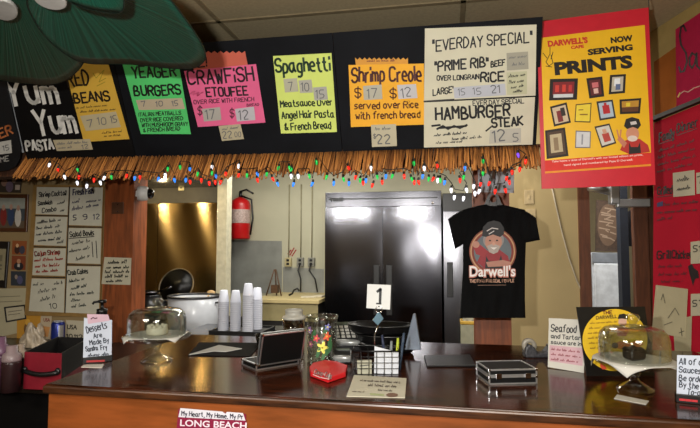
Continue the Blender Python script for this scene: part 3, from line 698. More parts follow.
# conduits, outlet boxes and cords
for x, lb in ((289, 'cream'), (301, 'grey'), (312, 'grey')):
    bxp = PWB.pt(x, 262)
    o = thing('outlet', {289: 'pale outlet box with a sticker on the wall above the cream counter', 301: 'grey outlet box in the middle of three under wall conduits', 312: 'grey outlet box nearest the refrigerator under wall conduits'}[x], 'outlet', bxp)
    B(bxp.x-.042, bxp.x+.042, 6.15, 6.2, bxp.z-.055, bxp.z+.055).build('box', mat('outlet_'+lb, '#a89c74' if lb == 'cream' else '#77766c', .5), o, bevel=.006)
    for dz in (-.022, .022): B(bxp.x-.017, bxp.x+.017, 6.146, 6.151, bxp.z+dz-.014, bxp.z+dz+.014).build('socket', M_BLACK if x != 289 else MATS['outlet_grey'] if 'outlet_grey' in MATS else M_BLACK, o)
    MB().tube([V((bxp.x, 6.185, bxp.z+.05)), V((bxp.x+.003, 6.185, 2.3))], .007, 8).build('conduit', mat('conduit', '#8c866a', .5, 0), o)
    if x != 289:
        MB().tube([V((bxp.x+.002, 6.147, bxp.z-.02)), V((bxp.x-.01, 6.11, bxp.z-.1)), V((bxp.x+(.02 if x == 301 else .06), 6.12, bxp.z-.2)), V((bxp.x+(.02 if x == 301 else .09), 6.12, .985))], .009, 8).build('plug_cord', M_BLACK, o)
    else:
        draw(o, PWB, '#8a2020', [[(288, 254), (291, 250)], [(290, 255), (294, 248)], [(292, 256), (296, 250)]], 1.2, .002, 'sticker_marks')
# fire extinguisher
YE = 6.08
e0 = atY(240, 239, YE)
fe = thing('fire_extinguisher', 'red fire extinguisher hanging on the kitchen wall', 'fire extinguisher', e0)
er = (atY(250, 220, YE).x-atY(231, 220, YE).x)/2; eh = atY(240, 198, YE).z-e0.z
MB().lathe([(0, 0), (er*.9, 0), (er, .015), (er, eh*.82), (er*.9, eh*.92), (er*.55, eh*.98), (er*.25, eh*1.02), (0, eh*1.02)], e0, 28).build('cylinder', mat('extinguisher_red', '#b01518', .3, var=.05), fe)
MB().lathe([(er*1.015, eh*.38), (er*1.02, eh*.39), (er*1.02, eh*.7), (er*1.015, eh*.71)], e0, 28).build('label_band', mat('extinguisher_label', '#a8928a', .5, var=.25, scale=60), fe)
MB().tube([e0+V((0, 0, eh*1.0)), e0+V((0, 0, eh*1.14))], .022, 10).build('valve', M_BLACK, fe)
MB().tube([e0+V((-.01, -.01, eh*1.15)), e0+V((.08, -.01, eh*1.2)), e0+V((.17, -.01, eh*1.1))], .012, 8).build('handle', M_BLACK, fe)
MB().tube([e0+V((.02, -.02, eh*1.05)), e0+V((er+.03, -.03, eh*.95)), e0+V((er+.05, -.03, eh*.5)), e0+V((er+.02, -.03, eh*.1))], .012, 8).build('hose', M_BLACK, fe)
B(e0.x-.03, e0.x+.03, YE+er*.3, 6.2, e0.z+eh*.4, e0.z+eh*.9).build('bracket', M_DKSTEEL, fe)
# outlet on the shade-coloured wall, dome camera on the post
PS = planeY(YS)
q = PS.pt(181.5, 185.5)
o = thing('outlet', 'small cream outlet plate on the wall coloured dark with hood shade, above the glow-tinted steel sheets', 'outlet', q)
B(q.x-.03, q.x+.03, YS-.008, YS, q.z-.05, q.z+.05).build('plate', mat('cream_plate', '#b8ac80', .5), o, bevel=.003)
for dz in (-.02, .02): B(q.x-.012, q.x+.012, YS-.01, YS-.007, q.z+dz-.011, q.z+dz+.011).build('socket', M_BLACK, o)
q = atY(144, 193.5, WL-.0)
sc2 = thing('security_camera', 'white dome security camera fixed on the wooden post under the thatch', 'camera', q)
Mq = Matrix.Rotation(math.radians(90), 3, 'Y') @ Matrix.Rotation(math.radians(-18), 3, 'X')
MB().lathe([(0, -.035), (.05, -.035), (.052, -.01), (.047, .02), (.036, .03), (0, .032)], q, 24, Mq).build('housing', M_WHITE, sc2)
MB().lathe([(.036, .03), (.034, .045), (.026, .06), (.012, .068), (0, .07)], q, 24, Mq).build('dome', mat('smoked_dome', '#08080a', .08, coat=.5), sc2)
B(xb-.03, q.x-.02, WL-.012, WL+.012, q.z-.02, q.z+.02).build('mount', M_WHITE, sc2)

# stove, stock pot, pans
sx0 = atY(110, 335, 4.2).x; sx1 = atY(219, 335, 4.2).x
st = thing('stove', 'black range below the glow-tinted steel sheets, carrying the white pot', 'stove', ((sx0+sx1)/2, 4.2, 0))
B(sx0, sx1, 3.75, 4.75, 0, .87).build('body', mat('stove_black', '#141211', .4), st, bevel=.006)
for gx in (.3, .7):
    for gy in (3.98, 4.4): MB().lathe([(.10, 0), (.13, 0), (.13, .012), (.10, .012)], (sx0+(sx1-sx0)*gx, gy, .868), 20, closed=True).build('burner', M_BLACK, st)
pr = .17; pc = atZ(195, 325, .884)
pc = V((atY(194, 320, 4.0).x, 4.0, .882))
pot = thing('stock_pot', 'large white enamel stock pot with a dark rim on the stove', 'pot', pc)
ph = atY(194, 295.5, 4.0).z-.882; pr = (atY(217, 310, 4.0).x-atY(170, 310, 4.0).x)/2
MB().lathe([(0, 0), (pr*.96, 0), (pr, .015), (pr, ph-.004), (pr-.006, ph), (pr-.008, .02), (0, .018)], pc, 40).build('body', M_ENAMEL, pot)
MB().lathe([(pr-.009, ph-.012), (pr+.006, ph-.012), (pr+.008, ph), (pr+.002, ph+.006), (pr-.009, ph)], pc, 40, closed=True).build('rim', mat('pot_rim', '#2a2a2c', .3), pot)
for s in (-1, 1):
    a_ = pc+V((s*pr, 0, ph*.8)); MB().tube([a_+V((0, -.05, 0)), a_+V((s*.04, -.04, .005)), a_+V((s*.04, .04, .005)), a_+V((0, .05, 0))], .008, 8).build('handle', MATS['pot_rim'], pot)
# bread-coloured ladle head behind the pot
lp = atY(211, 293, 4.22)
ld = thing('ladle', 'pale wooden spoon resting in the back of the white pot', 'spoon', lp)
MB().ball(lp, .04, .02, .025, 10).build('bowl', mat('pale_wood', '#a98a5c', .6), ld)
MB().tube([lp, lp+V((-.05, -.12, -.1)), lp+V((-.09, -.2, -.2))], .007, 8).build('handle', MATS['pale_wood'], ld)
# black wok propped up against the steel
wc = atY(176, 286, 4.45)
wk = thing('wok', 'black wok with a pale rim propped upright behind the white pot', 'wok', wc)
wr = (atY(193, 286, 4.45).x-atY(159, 286, 4.45).x)/2
Mw = Matrix.Rotation(math.radians(68), 3, 'X')
MB().lathe([(wr, 0), (wr*.9, -.03), (wr*.6, -.06), (0, -.075), (0, -.07), (wr*.6, -.055), (wr*.88, -.027), (wr*.97, 0)], wc, 36, Mw, closed=False).build('bowl', mat('wok_black', '#0d0c0b', .35, .3), wk)
MB().lathe([(wr*.95, -.004), (wr*1.02, -.004), (wr*1.02, .004), (wr*.95, .004)], wc, 36, Mw, closed=True).build('rim', mat('wok_rim', '#5e5038', .5, .2, var=.6, scale=8), wk)
MB().tube([wc+V((0, 0, -wr*.95)), V((wc.x, wc.y-.05, .885))], .014, 8).build('handle', M_BLACK, wk)
def saucepan(px, py, Y, r, h, label, hx):
    c = atY(px, py, Y); c.z = max(c.z, .885)
    o = thing('saucepan', label, 'pan', c)
    MB().lathe([(0, 0), (r, 0), (r, h), (r-.004, h), (r-.005, .006), (0, .006)], c, 28).build('body', mat('pan_dark', '#1c1b1b', .3, .5), o)
    MB().lathe([(r-.004, h), (r+.004, h), (r+.004, h+.006), (r-.004, h+.006)], c, 28, closed=True).build('rim', M_STEEL, o)
    MB().tube([c+V((r if hx > 0 else -r, 0, h*.8)), c+V((hx, -.08, h*.8+.05))], .010, 8).build('handle', M_BLACK, o)
    return o
saucepan(148, 320, 3.95, .10, .20, 'dark saucepan beside the wooden post, behind the glass cake dome', -.15)
saucepan(156, 322, 4.3, .085, .15, 'dark saucepan in front of the propped wok', .2)
o = thing('skillet', 'shiny shallow skillet stacked on the dark saucepan by the post', 'pan', atY(150, 297, 3.95))
c = V((atY(148, 297, 3.95).x, 3.95, BASE['saucepan'].z+.207))
MB().lathe([(0, 0), (.07, 0), (.095, .03), (.091, .03), (.068, .005), (0, .005)], c, 28).build('body', M_STEEL, o)
MB().tube([c+V((.09, 0, .028)), c+V((.22, -.02, .07))], .008, 8).build('handle', M_STEEL, o)

# steel prep shelf with the foam cup stacks
tx0 = atY(190, 340, 3.45).x; tx1 = atY(335, 340, 3.45).x; TZ = .955
tb = thing('prep_table', 'low steel prep table behind the bar, under the foam cup stacks', 'table', ((tx0+tx1)/2, 3.45, 0))
B(tx0, tx1, 3.2, 3.72, TZ-.03, TZ).build('tabletop', M_DKSTEEL, tb, bevel=.004)
for sx_ in (tx0+.05, tx1-.05):
    for sy_ in (3.25, 3.67): B(sx_-.02, sx_+.02, sy_-.02, sy_+.02, 0, TZ-.03).build('leg', M_DKSTEEL, tb)
trx0 = atY(217, 332, 3.4).x; trx1 = atY(268, 332, 3.4).x
tr = thing('serving_tray', 'flat black tray carrying the stacks of foam cups', 'tray', ((trx0+trx1)/2, 3.4, TZ))
B(trx0, trx1, 3.27, 3.55, TZ, TZ+.012).build('base', M_BLACK, tr)
rm = MB()
for a_ in ((trx0, trx1, 3.27, 3.278), (trx0, trx1, 3.542, 3.55), (trx0, trx0+.008, 3.27, 3.55), (trx1-.008, trx1, 3.27, 3.55)): rm.box(*a_, TZ+.012, TZ+.025)
rm.build('rim', M_BLACK, tr)
CUPM = None
def cup():
    r0, r1, h = .036, .026, .085
    return MB().lathe([(r0-.003, 0), (r0+.0005, 0), (r0+.001, .005), (r0, .008), (r1, h-.003), (r1-.003, h), (0, h), (0, h-.004), (r1-.004, h-.005)], n=24)
cm = cup(); CUP = bpy.data.meshes.new('foam_cup'); CUP.from_pydata(cm.v, [], cm.f); CUP.materials.append(mat('white_foam', '#c4c7d2', .7, var=.02))
for q_ in CUP.polygons: q_.use_smooth = True
def cup_stack(px, Y, ytop, label):
    X = atY(px, 315, Y).x; z = TZ+.0125; top = atY(px, ytop, Y).z; n = 0
    while z+.085 < top+.01:
        o = bpy.data.objects.new('foam_cup', CUP); COL.objects.link(o); o.location = (X, Y, z); tag(o, label, 'cup', 'foam cups stacked '+str(int(px))); n += 1
        o['group'] = label.replace('white foam cup', 'foam cups'); z += .0125
for a_ in ((223.5, 3.38, 290, 'white foam cup in the nested stack beside the white pot'), (235.5, 3.38, 290, 'white foam cup in the second nested stack from the white pot'), (248, 3.36, 284, 'white foam cup in the tallest nested stack'), (257, 3.47, 288, 'white foam cup in the nested stack behind and beyond the tallest')): cup_stack(*a_)
# small things on the back counter
c = atZ(270, 297, .97); c.y = 5.75
t_ = thing('wire_stand', 'small brown wire stand on the cream back counter', 'stand', V((c.x, 5.75, .97)))
for dx, dy in ((-.09, -.04), (.09, -.04), (0, .06)): MB().tube([V((c.x+dx, 5.75+dy, .972)), V((c.x+dx*.1, 5.75, 1.27))], .008, 6).build('leg', mat('brown_wire', '#4a3018', .5), t_)
B(c.x-.04, c.x+.04, 5.72, 5.78, 1.0, 1.09).build('block', mat('brown_wire', '#4a3018'), t_)
c = V((atY(294, 296, 5.7).x, 5.7, .97))
t_ = tag(MB().tube([c+V((-.06, 0, .012)), c+V((-.02, 0, .03)), c+V((.0, 0, .07)), c+V((.04, 0, .09)), c+V((.06, 0, .06))], .011, 8).build('hook_tool', M_BLACK), 'black curved hook tool on the cream back counter', 'tool')
for i, (px_, w_, d_) in enumerate(((308, .16, .12), (318, .10, .10))):
    c = V((atY(px_, 296, 5.62).x, 5.62+.06*i, .97)); Mr = Matrix.Translation(c) @ Matrix.Rotation(.3-.5*i, 4, 'Z')
    tag(MB().box(-w_/2, w_/2, -d_/2, d_/2, 0, .012+.008*i, Mr).build('towel', mat('white_towel', '#b8b09a', .9, bump=.3), bevel=.004), ['folded pale towel on the cream back counter', 'small folded cloth beside the refrigerator on the cream counter'][i], 'towel')
# yellow boxes behind the shirt
for i, (y0, y1, hx) in enumerate(((316, 331, '#8a8468'), (332, 348, '#7c7a66'))):
    q0 = atY(459, y1, 4.6); q1 = atY(474, y0, 4.6)
    pass
q0 = atY(461, 348, 5.1); q1 = atY(475, 312, 5.1)
cab = thing('storage_bin', 'pale bin with a yellow top, glimpsed under the hem of the t-shirt', 'bin', ((q0.x+q1.x)/2, 5.2, 0))
B(q0.x, q1.x+.05, 5.1, 5.3, 0, q1.z-.12).build('body', mat('pale_bin', '#8c8a74', .5), cab, bevel=.01)
B(q0.x-.004, q1.x+.054, 5.095, 5.305, q1.z-.12, q1.z-.09).build('lid', mat('yellow_bin', '#b08a28', .5), cab, bevel=.006)
B(q0.x+.02, q1.x+.02, 5.12, 5.28, q1.z-.09, q1.z).build('label_block', mat('bin_block', '#9a9684', .6, var=.3, scale=30), cab)

# ================================================================== black t-shirt
YT = 2.93; PT = planeY(YT)
ts = thing('t_shirt', 'black t-shirt with a round cook emblem, hanging under the thatch', 't-shirt', PT.pt(493, 318))
def span_body(y):
    T = [(204, 486, 500), (207, 472, 513), (210, 462, 526), (216, 460, 526), (240, 463, 526), (270, 463, 525), (300, 461, 525), (318, 460, 525.5)]
    for (a, l0, r0), (b, l1, r1) in zip(T, T[1:]):
        if y <= b: t = (y-a)/(b-a); return l0+(l1-l0)*t, r0+(r1-r0)*t
    return T[-1][1:]
EMX, EMY = 492.5, 258
def shirt_pt(x, y, side, l, r):
    u = (x-l)/(r-l); bul = .022*math.sqrt(max(0, 1-(2*u-1)**2))
    d = math.hypot((x-EMX)/26, (y-EMY)/30); msk = min(1, max(0, (d-.9)/.5))
    fold = .007*msk*(math.sin(x*.38+y*.05)+.7*math.sin(x*.21-y*.13+1))*min(1, (1-(2*u-1)**2)*2)
    dep = .022 if d < 1 else bul
    dep = bul*(msk)+.022*(1-msk)
    return PT.pt(x, y, (dep+fold) if side else -(bul*.6))
body = MB()
for side in (1, 0):
    def fn(u, v, side=side):
        y = 204+114*v; l, r = span_body(y); y2 = y + (2.5*math.sin(PI*u) if v < .001 else 0); return shirt_pt(l+(r-l)*u, y2, side, l, r)
    body.grid(fn, 40, 60)
body.build('body', mat('black_cotton', '#050506', .9, var=.3, scale=80, spec=.2), ts, weld=True)
def sleeve(A, Bq, name):
    mb = MB()
    for side in (1, 0):
        def fn(u, v):
            a = (A[0][0]+(A[1][0]-A[0][0])*v, A[0][1]+(A[1][1]-A[0][1])*v); b = (Bq[0][0]+(Bq[1][0]-Bq[0][0])*v, Bq[0][1]+(Bq[1][1]-Bq[0][1])*v)
            x, y = a[0]+(b[0]-a[0])*u, a[1]+(b[1]-a[1])*u - 2.5*math.sin(PI*u)*(1-v)
            bul = .02*math.sqrt(max(0, 1-(2*v-1)**2)); return PT.pt(x, y, bul+.003*math.sin(u*14+v*3)*math.sin(PI*v) if side else -bul*.6)
        mb.grid(fn, 14, 14)
    mb.build('sleeve', MATS['black_cotton'], ts, weld=True)
sleeve([(473, 208), (464, 244)], [(448, 219), (455, 249)], 'l')
sleeve([(513, 208), (524, 243)], [(536, 218), (540, 240)], 'r')
MB().tube([PT.pt(485, 206, .01), PT.pt(489, 209, .02), PT.pt(493, 210, .022), PT.pt(497, 209, .02), PT.pt(501, 206, .01)], .005, 8).build('collar', MATS['black_cotton'], ts)
# hanger
hg = thing('clothes_hanger', 'black plastic hanger with a round hole holding the t-shirt', 'hanger', PT.pt(493, 206))
hp = [PT.pt(x, y) for x, y in ((481, 209), (485, 203), (487.5, 196), (490, 193.5), (493, 192.8), (496, 193.5), (498.5, 196), (501, 203), (505, 209))]
inner = [PT.pt(493+3.2*math.cos(a_), 198.5+3.4*math.sin(a_)) for a_ in [PI-PI*i/8 for i in range(9)]]
mb = MB(); n_ = 9
for off in (0,):
    mb.add([p+V((0, -.004, 0)) for p in hp]+[p+V((0, -.004, 0)) for p in ([PT.pt(489.5, 209)]+[PT.pt(493+3.4*math.cos(PI+PI*i/8), 198.5+3.6*math.sin(PI+PI*i/8)) for i in range(9)][1:8]+[PT.pt(496.5, 209)])], [(i, i+1, 9+i+1, 9+i) for i in range(8)])
mb.add([PT.pt(489.5, 209)+V((0, -.004, 0)), PT.pt(489.2, 200)+V((0, -.004, 0)), PT.pt(491, 202)+V((0, -.004, 0)), PT.pt(493, 202.6)+V((0, -.004, 0)), PT.pt(495, 202)+V((0, -.004, 0)), PT.pt(496.8, 200)+V((0, -.004, 0)), PT.pt(496.5, 209)+V((0, -.004, 0))], [list(range(7))])
mb.build('body', M_BLACK, hg, solid=.008)
MB().tube([PT.pt(493, 193.5), PT.pt(493, 188), PT.pt(494.5, 183), PT.pt(494, 176)+V((0, -.1, 0)), atY(494, 168, 2.66)+V((0, 0, .0))], .0025, 8).build('hook', M_DKSTEEL, hg)
# emblem
PE = Plane(PT.p+PT.n*.0225, PT.n)
em = patch('emblem', PE, ell(492.7, 251.5, 23.6, 23.6, 40), '#7c3a22', ts, .002)
patch('emblem_ring', PE, ell(492.7, 251.5, 22.4, 22.4, 40), '#b88a62', em, .0024)
patch('emblem_ring', PE, ell(492.7, 251.5, 21, 21, 40), '#7a2a1c', em, .0028)
patch('emblem_ground', PE, ell(492.7, 251.5, 18.8, 18.8, 40), '#5c666c', em, .0032)
patch('torso', PE, [(477, 262), (481, 254), (490, 250), (500, 250), (508, 256), (510, 264), (500, 269.5), (485, 269)], '#8c1e28', em, .0036)
patch('apron', PE, [(486, 256), (489, 261), (499, 261), (501, 255), (504, 268), (494, 270), (485, 269)], '#161417', em, .004)
patch('arm', PE, [(473, 246), (478, 243), (488, 251), (484, 257), (476, 254)], '#96222a', em, .0041)
patch('hand', PE, ell(476, 244.5, 3.6, 3.4, 12), '#b07c6a', em, .0044)
patch('forearm', PE, [(486, 262), (503, 260), (511, 262), (509, 266), (488, 267)], '#b07c6a', em, .0044)
patch('hair', PE, ell(493.5, 240, 10.5, 9), '#8c8684', em, .0045)
patch('face', PE, ell(493.5, 242, 8.4, 9.6), '#b5826e', em, .0049)
patch('beard', PE, [(487, 246), (493, 243.5), (500, 246), (498, 252), (493.5, 254), (489, 252)], '#a89c94', em, .0053)
patch('mouth', PE, [(490.5, 247.5), (497, 247.3), (494, 249.8)], '#e2dcd6', em, .0057)
patch('eye', PE, ell(490, 240.6, 1.2, .8, 8), '#1a1414', em, .0057); patch('eye', PE, ell(497, 240.4, 1.2, .8, 8), '#1a1414', em, .0057)
patch('nose', PE, ell(493.6, 243.6, 1.5, 2, 10), '#c0907c', em, .0058)
patch('cap', PE, [(482, 236), (483, 227), (488, 222), (494, 220.5), (500, 222), (504, 228), (504, 234), (500, 237), (493, 234.5), (486, 237)], '#121114', em, .006)
draw(em, PE, '#c8c0be', [[(487, 231), (492, 228), (498, 229)], [(489, 234), (494, 231)]], .9, .0064, 'cap_mark')
print_text(ts, PE, '#b87060', [("Darwell's", 469, 276.8, 516, 276.3, 11)], .0068, bold=.075)
print_text(ts, PE, '#e8e2e0', [("Darwell's", 469.7, 276.4, 515.3, 275.9, 10.6)], .0075, bold=.022)
write(ts, PE, '#c89a80', [('THE FOOD FOR REAL PEOPLE', 470, 282.5, 514, 282, 2.8, .7)], .004)
draw(ts, PE, '#7a5a48', [[(478, 285.3), (506, 285)]], .5, .004, 'underline')

# paper behind the hanger on the post
PO = planeY(WL-.03)
sheet('notice', PO, [(478, 168), (514, 169), (514, 193), (478, 192)], '#b9bcc2', 'plain pale paper notice high on the post behind the t-shirt', 'notice')

# ================================================================== doorway and corridor
q0 = atY(594, 300, 5.3); q1 = atY(622, 253, 5.3)
ap = thing('ice_chest', 'pale upright appliance seen through the doorway', 'appliance', ((q0.x+q1.x)/2, 5.5, 0))
B(q0.x, q1.x, 5.33, 5.75, 0, q1.z).build('body', mat('pale_appliance', '#bcc2ca', .4), ap, bevel=.01)
B(q0.x+.01, q1.x-.01, 5.3, 5.33, .2, q1.z-.1).build('door', mat('pale_appliance_door', '#ccd2d8', .35), ap, bevel=.008)
B(q0.x+.0, q1.x, 5.31, 5.33, q1.z-.09, q1.z).build('control_strip', mat('grey_strip', '#7c828a', .4), ap)
PD = planeY(5.45)
m0 = sheet('wall_hanging', PD, [(596, 200), (620, 202), (621, 252), (595, 251)], mat('dark_brown_cloth', '#3a2a1e', .8, var=.3, scale=40), 'dark brown framed oval picture standing on the pale appliance in the corridor', 'picture', th=.02)
patch('oval', PD, ell(608, 225, 10.5, 21), '#5a4636', m0, .021)
draw(m0, PD, '#8a7664', [[(605+6*math.sin(i*1.9), 208+i*2.2), (611+5*math.cos(i*2.3), 210+i*2.2)] for i in range(15)], 1.2, .0225, 'ornament')
q0 = atY(622.5, 300, 4.9); q1 = atY(627.5, 200, 4.9)
struct('trim_10', B(q0.x, q1.x, 4.9, 5.0, 0, q1.z+.15), mat('dark_blue_trim', '#1e2430', .6))
q0 = atY(628, 245, 5.6); q1 = atY(636, 212, 5.6)
jk = tag(MB().prism([atY(x, y, 5.6) for x, y in ((629, 212), (634, 208), (640, 214), (640, 247), (628, 246))], (0, .06, 0)).build('jacket', mat('dark_cloth', '#14131a', .9)), 'dark jacket hanging in the corridor behind the open door', 'jacket')
MB().tube([atY(634, 211, 5.63), atY(634, 200, 5.63), V((atY(634, 200, 5.6).x, 6.9, atY(634, 196, 5.6).z))], .01, 6).build('hook', M_DKSTEEL, jk)
dx0 = atY(634, 260, 4.12).x
dr = struct('door_1', B(dx0, xh-.005, 4.11, 4.16, .01, 2.18), M_DOOR, bevel=.004)
clp = atY(606, 190, 4.0)
cl = thing('door_closer', 'silver door closer with a folded arm at the top of the doorway', 'door closer', clp)
MB().tube([atY(589, 186, 4.08), atY(612, 191, 4.08)], .035, 14).build('cylinder', M_ALU, cl)
B(atY(610, 190, 4.06).x, atY(619, 190, 4.06).x, 4.04, 4.12, atY(610, 204, 4.06).z, atY(610, 184, 4.06).z).build('bracket', M_ALU, cl, bevel=.006)
B(atY(617, 200, 4.06).x, atY(650, 200, 4.06).x, 4.05, 4.11, atY(630, 207, 4.06).z, atY(630, 199, 4.06).z).build('arm', M_ALU, cl, bevel=.005)
# faint panel, switch and cable on the beige wall
PW4 = planeY(YR)
for i, (x, y) in enumerate(((529, 197), (531, 216))):
    q = PW4.pt(x, y); o = thing('switch', ['upper tan switch plate on the beige wall beside the t-shirt', 'lower tan switch plate on the beige wall beside the t-shirt'][i], 'switch', q)
    B(q.x-.035, q.x+.035, YR-.008, YR, q.z-.055, q.z+.055).build('plate', mat('tan_plate', '#b09c74', .5), o, bevel=.003)
    B(q.x-.006, q.x+.006, YR-.016, YR-.007, q.z-.012, q.z+.012).build('toggle', mat('tan_plate', '#b09c74'), o)
tag(MB().tube([PW4.pt(x, y, .008) for x, y in ((552, 188), (556, 206), (562, 232), (569, 258), (577, 281), (588, 304), (596, 330))], .006, 6).build('cable', mat('pale_cable', '#a89c84', .5)), 'thin pale cable running slantwise down the beige wall to the door frame', 'cable')

# ================================================================== red menu wall
struct('trim_11', sheet_mb(PLR, [(655, 62), (678, 46), (678, 108), (656, 118)], 0, .006), mat('amber_panel', '#96541c', .9, var=.15, scale=5, spec=.1))
M_MENU = mat('menu_red', '#ab182c', .9, var=.05, scale=4, spec=.1)
b1 = sheet('menu_board', PLR, [(677, 29.5), (716, 3), (716, 92), (678, 107)], mat('menu_crimson', '#a01c3c', .9, var=.05, spec=.1), 'crimson menu board with large script lettering, high on the side wall', 'menu board', lift=.006, th=.008)
draw(b1, PLR, '#2a1016', [[(686, 31), (683.5, 25.5), (681, 27), (679.8, 36), (681, 45), (686, 53), (687, 62), (684, 71), (680.5, 72), (679, 67)], [(695, 55), (692, 53), (689.5, 58), (689.5, 65), (692, 68), (695, 63), (696.5, 53), (697, 66), (700, 69)]], 1.9, .0155, 'lettering')
draw(b1, PLR, '#c08a7a', [[(680, 94), (684, 91), (688, 92), (694, 88), (700, 86)]], 1.0, .0155, 'small_lettering')
draw(b1, PLR, '#c8a040', [[(678, 97), (680, 93)]], 1.5, .0155, 'star_mark')
ldg = tag(MB().prism([PLR.pt(654, 118, .001), PLR.pt(716, 93, .001), PLR.pt(716, 97, .001), PLR.pt(654, 122, .001)], PLR.n*.03).build('menu_rail', mat('rail_dark', '#241a14', .6)), 'dark wooden rail between the two red menu boards', 'rail')
b2 = sheet('menu_board', PLR, [(655.5, 123), (716, 98), (716, 352), (654, 352)], M_MENU, 'tall red menu board with black headings and taped price cards', 'menu board', lift=.002, th=.008)
PM = Plane(PLR.p+PLR.n*.010, PLR.n)
write(b2, PM, '#241014', [('Family', 659, 142, 674, 137, 9, 1.3), ('Dinner', 677, 133, 697, 126, 9, 1.3), ('Grilled', 657.5, 195, 672, 193, 7.5, 1.2), ('Grill', 657, 259, 670, 258.5, 8, 1.3), ('Chicken', 672, 258.5, 692, 258, 8, 1.2)], .0015, up=(.02, -1))
draw(b2, PM, '#5a0e18', [[(659, 144), (675, 139)], [(677, 135.5), (697, 128.5)], [(657, 197), (672, 195.5)]], .9, .0014, 'underline')
write(b2, PM, '#5c1420', [(None, 659, 152, 697, 141, 3, .8), (None, 658, 159, 694, 150, 3, .8), (None, 658, 166, 695, 157, 3, .8), (None, 657, 173, 692, 165, 3, .8), (None, 664, 206, 697, 203, 3, .9), (None, 657, 214, 697, 211, 3, .9), (None, 657, 221, 672, 219, 3, .9), (None, 658, 268, 684, 267, 3, .8), (None, 658, 276, 686, 275, 3, .8), (None, 661, 283, 683, 282, 2.6, .7)], .0015)
patch('blue_mark', PM, [(657, 203), (663, 201), (663, 206), (657, 207)], '#2a2a5a', b2, .0014)
patch('bird_mark', PM, [(688, 266), (692, 264), (694, 268), (698, 271), (699, 278), (695, 279), (693, 286), (691, 279), (689, 272)], '#1a0c10', b2, .0014)
for pts, lb, tx in (([(673, 173), (694.5, 170), (695, 195), (673.5, 197)], 'cream handwritten card taped to the red menu beside the Grilled heading', [(None, 677, 182, 692, 180, 5, .9), (None, 677, 191, 690, 189, 4, .9)]),
                    ([(696.3, 173), (714, 170), (714, 192), (696.8, 194)], 'second cream card beside the Grilled heading of the red menu', [('7', 699, 184, 703, 183, 7, .9)]),
                    ([(690.8, 242), (714, 239), (714, 262), (691, 264)], 'cream price card beside the Grill Chicken heading of the red menu', [('5', 693, 252, 697, 252, 6, .9), ('12', 699, 252, 708, 252, 6, .9)]),
                    ([(691, 294), (714, 293), (714, 315), (691, 316)], 'cream price card beneath the black bird mark of the red menu', [('5', 693, 306, 697, 306, 6, .9), ('15', 699, 306, 708, 306, 6, .9)])):
    o = sheet('price_card', PM, pts, '#b3ab92', lb, 'price card', lift=.001); write(o, PM, '#2c2c2a', tx, .0035)
o = sheet('note', PM, [(656, 285), (688, 289), (685.5, 338), (652, 332)], '#b0a584', 'large crumpled beige note taped over the red menu', 'note', lift=.003)
draw(o, PM, '#6a6450', [[(661, 300), (663, 294), (665, 303)], [(668, 318), (675, 308), (679, 315)], [(664, 325), (672, 322)]], .8, .0055, 'pencil_marks')
o = sheet('note', PM, [(673, 320), (692, 316), (691, 352), (675, 352)], '#a89e7e', 'smaller beige note hanging below the large crumpled note', 'note', lift=.0015)
draw(o, PM, '#4a4636', [[(679, 333), (684, 331)], [(681, 328), (682, 336)]], .8, .0045, 'pencil_marks')

# ================================================================== picture wall at the end of the bar
PW = planeY(WL)
wb = thing('menu_whiteboard', 'tall white menu board of handwritten specials in two columns', 'menu board', PW.pt(66, 314))
sheet('backing', PW, [(35, 185), (105, 185.5), (101, 317), (26, 315)], mat('board_frame', '#8a6c3c', .5), parent=wb, th=.015)
L4 = [[(37, 187), (69, 187.5), (67.5, 215), (36, 214)], [(36, 216.5), (67.5, 217), (66, 246), (34, 245)], [(34, 248), (66, 248.5), (65, 276), (32.5, 275)], [(32, 278.5), (65, 279), (64, 312.5), (29, 311)]]
R4 = [[(70.5, 187.5), (103, 187.5), (101.5, 226), (69, 225)], [(69, 228), (101.5, 228.5), (100.5, 264), (67, 263)], [(67, 266), (100.5, 266.5), (99, 314), (65.5, 312.5)]]
PWb = Plane(PW.p+PW.n*.015, PW.n)
for q in L4+R4: sheet('panel', PWb, q, mat('marker_panel', '#c0beae', .35, var=.03), parent=wb, lift=.0002, th=.002)
draw(wb, PWb, '#23211f', [[(35, 215.5), (68, 216)], [(34, 246.8), (66, 247.3)], [(32, 277), (65, 277.6)], [(69, 226.8), (102, 227.3)], [(67, 264.8), (101, 265.3)], [(69.7, 187), (65, 313)]], 1.1, .0028, 'dividing_lines')
write(wb, PWb, '#2b2b2e', [('Shrimp Cocktail', 39, 197, 66, 195, 4.5, .8), ('Sandwich', 38, 205.5, 52, 204, 4, .8), ('Combo', 42, 213, 56, 211, 4.5, .8), (None, 57, 205, 65, 203, 3, .7), (None, 60, 212, 66, 211, 3, .7)], .0035, up=(.05, -1))
write(wb, PWb, '#3a3658', [('Fresh Fish', 73, 195, 93, 193.5, 5.5, 1.1), (None, 72, 204, 83, 202, 4, .9), (None, 86, 203, 100, 201, 3, .8), (None, 72, 211, 82, 209, 4, .8), (None, 86, 208, 99, 206, 3, .8), ('5', 73, 220, 76, 220, 5, .8), ('9', 83, 219.5, 87, 219, 5, .8), ('12', 93, 219.5, 99, 219, 5, .8)], .0035, up=(.05, -1))
write(wb, PWb, '#33363a', [(None, 37, 224, 60, 221, 3, .8), (None, 36, 230, 62, 227, 3, .8), (None, 36, 236, 62, 233, 3, .8), (None, 38, 242, 60, 240, 3, .8), (None, 57, 244, 64, 243, 3, .7)], .0035)
write(wb, PWb, '#b03a2c', [('Cajun Shrimp', 35, 256, 60, 254, 4.5, .9), (None, 34, 262, 63, 260, 3, .9), (None, 35, 268, 62, 266, 3, .9), (None, 36, 273, 58, 271.5, 2.6, .9)], .0035)
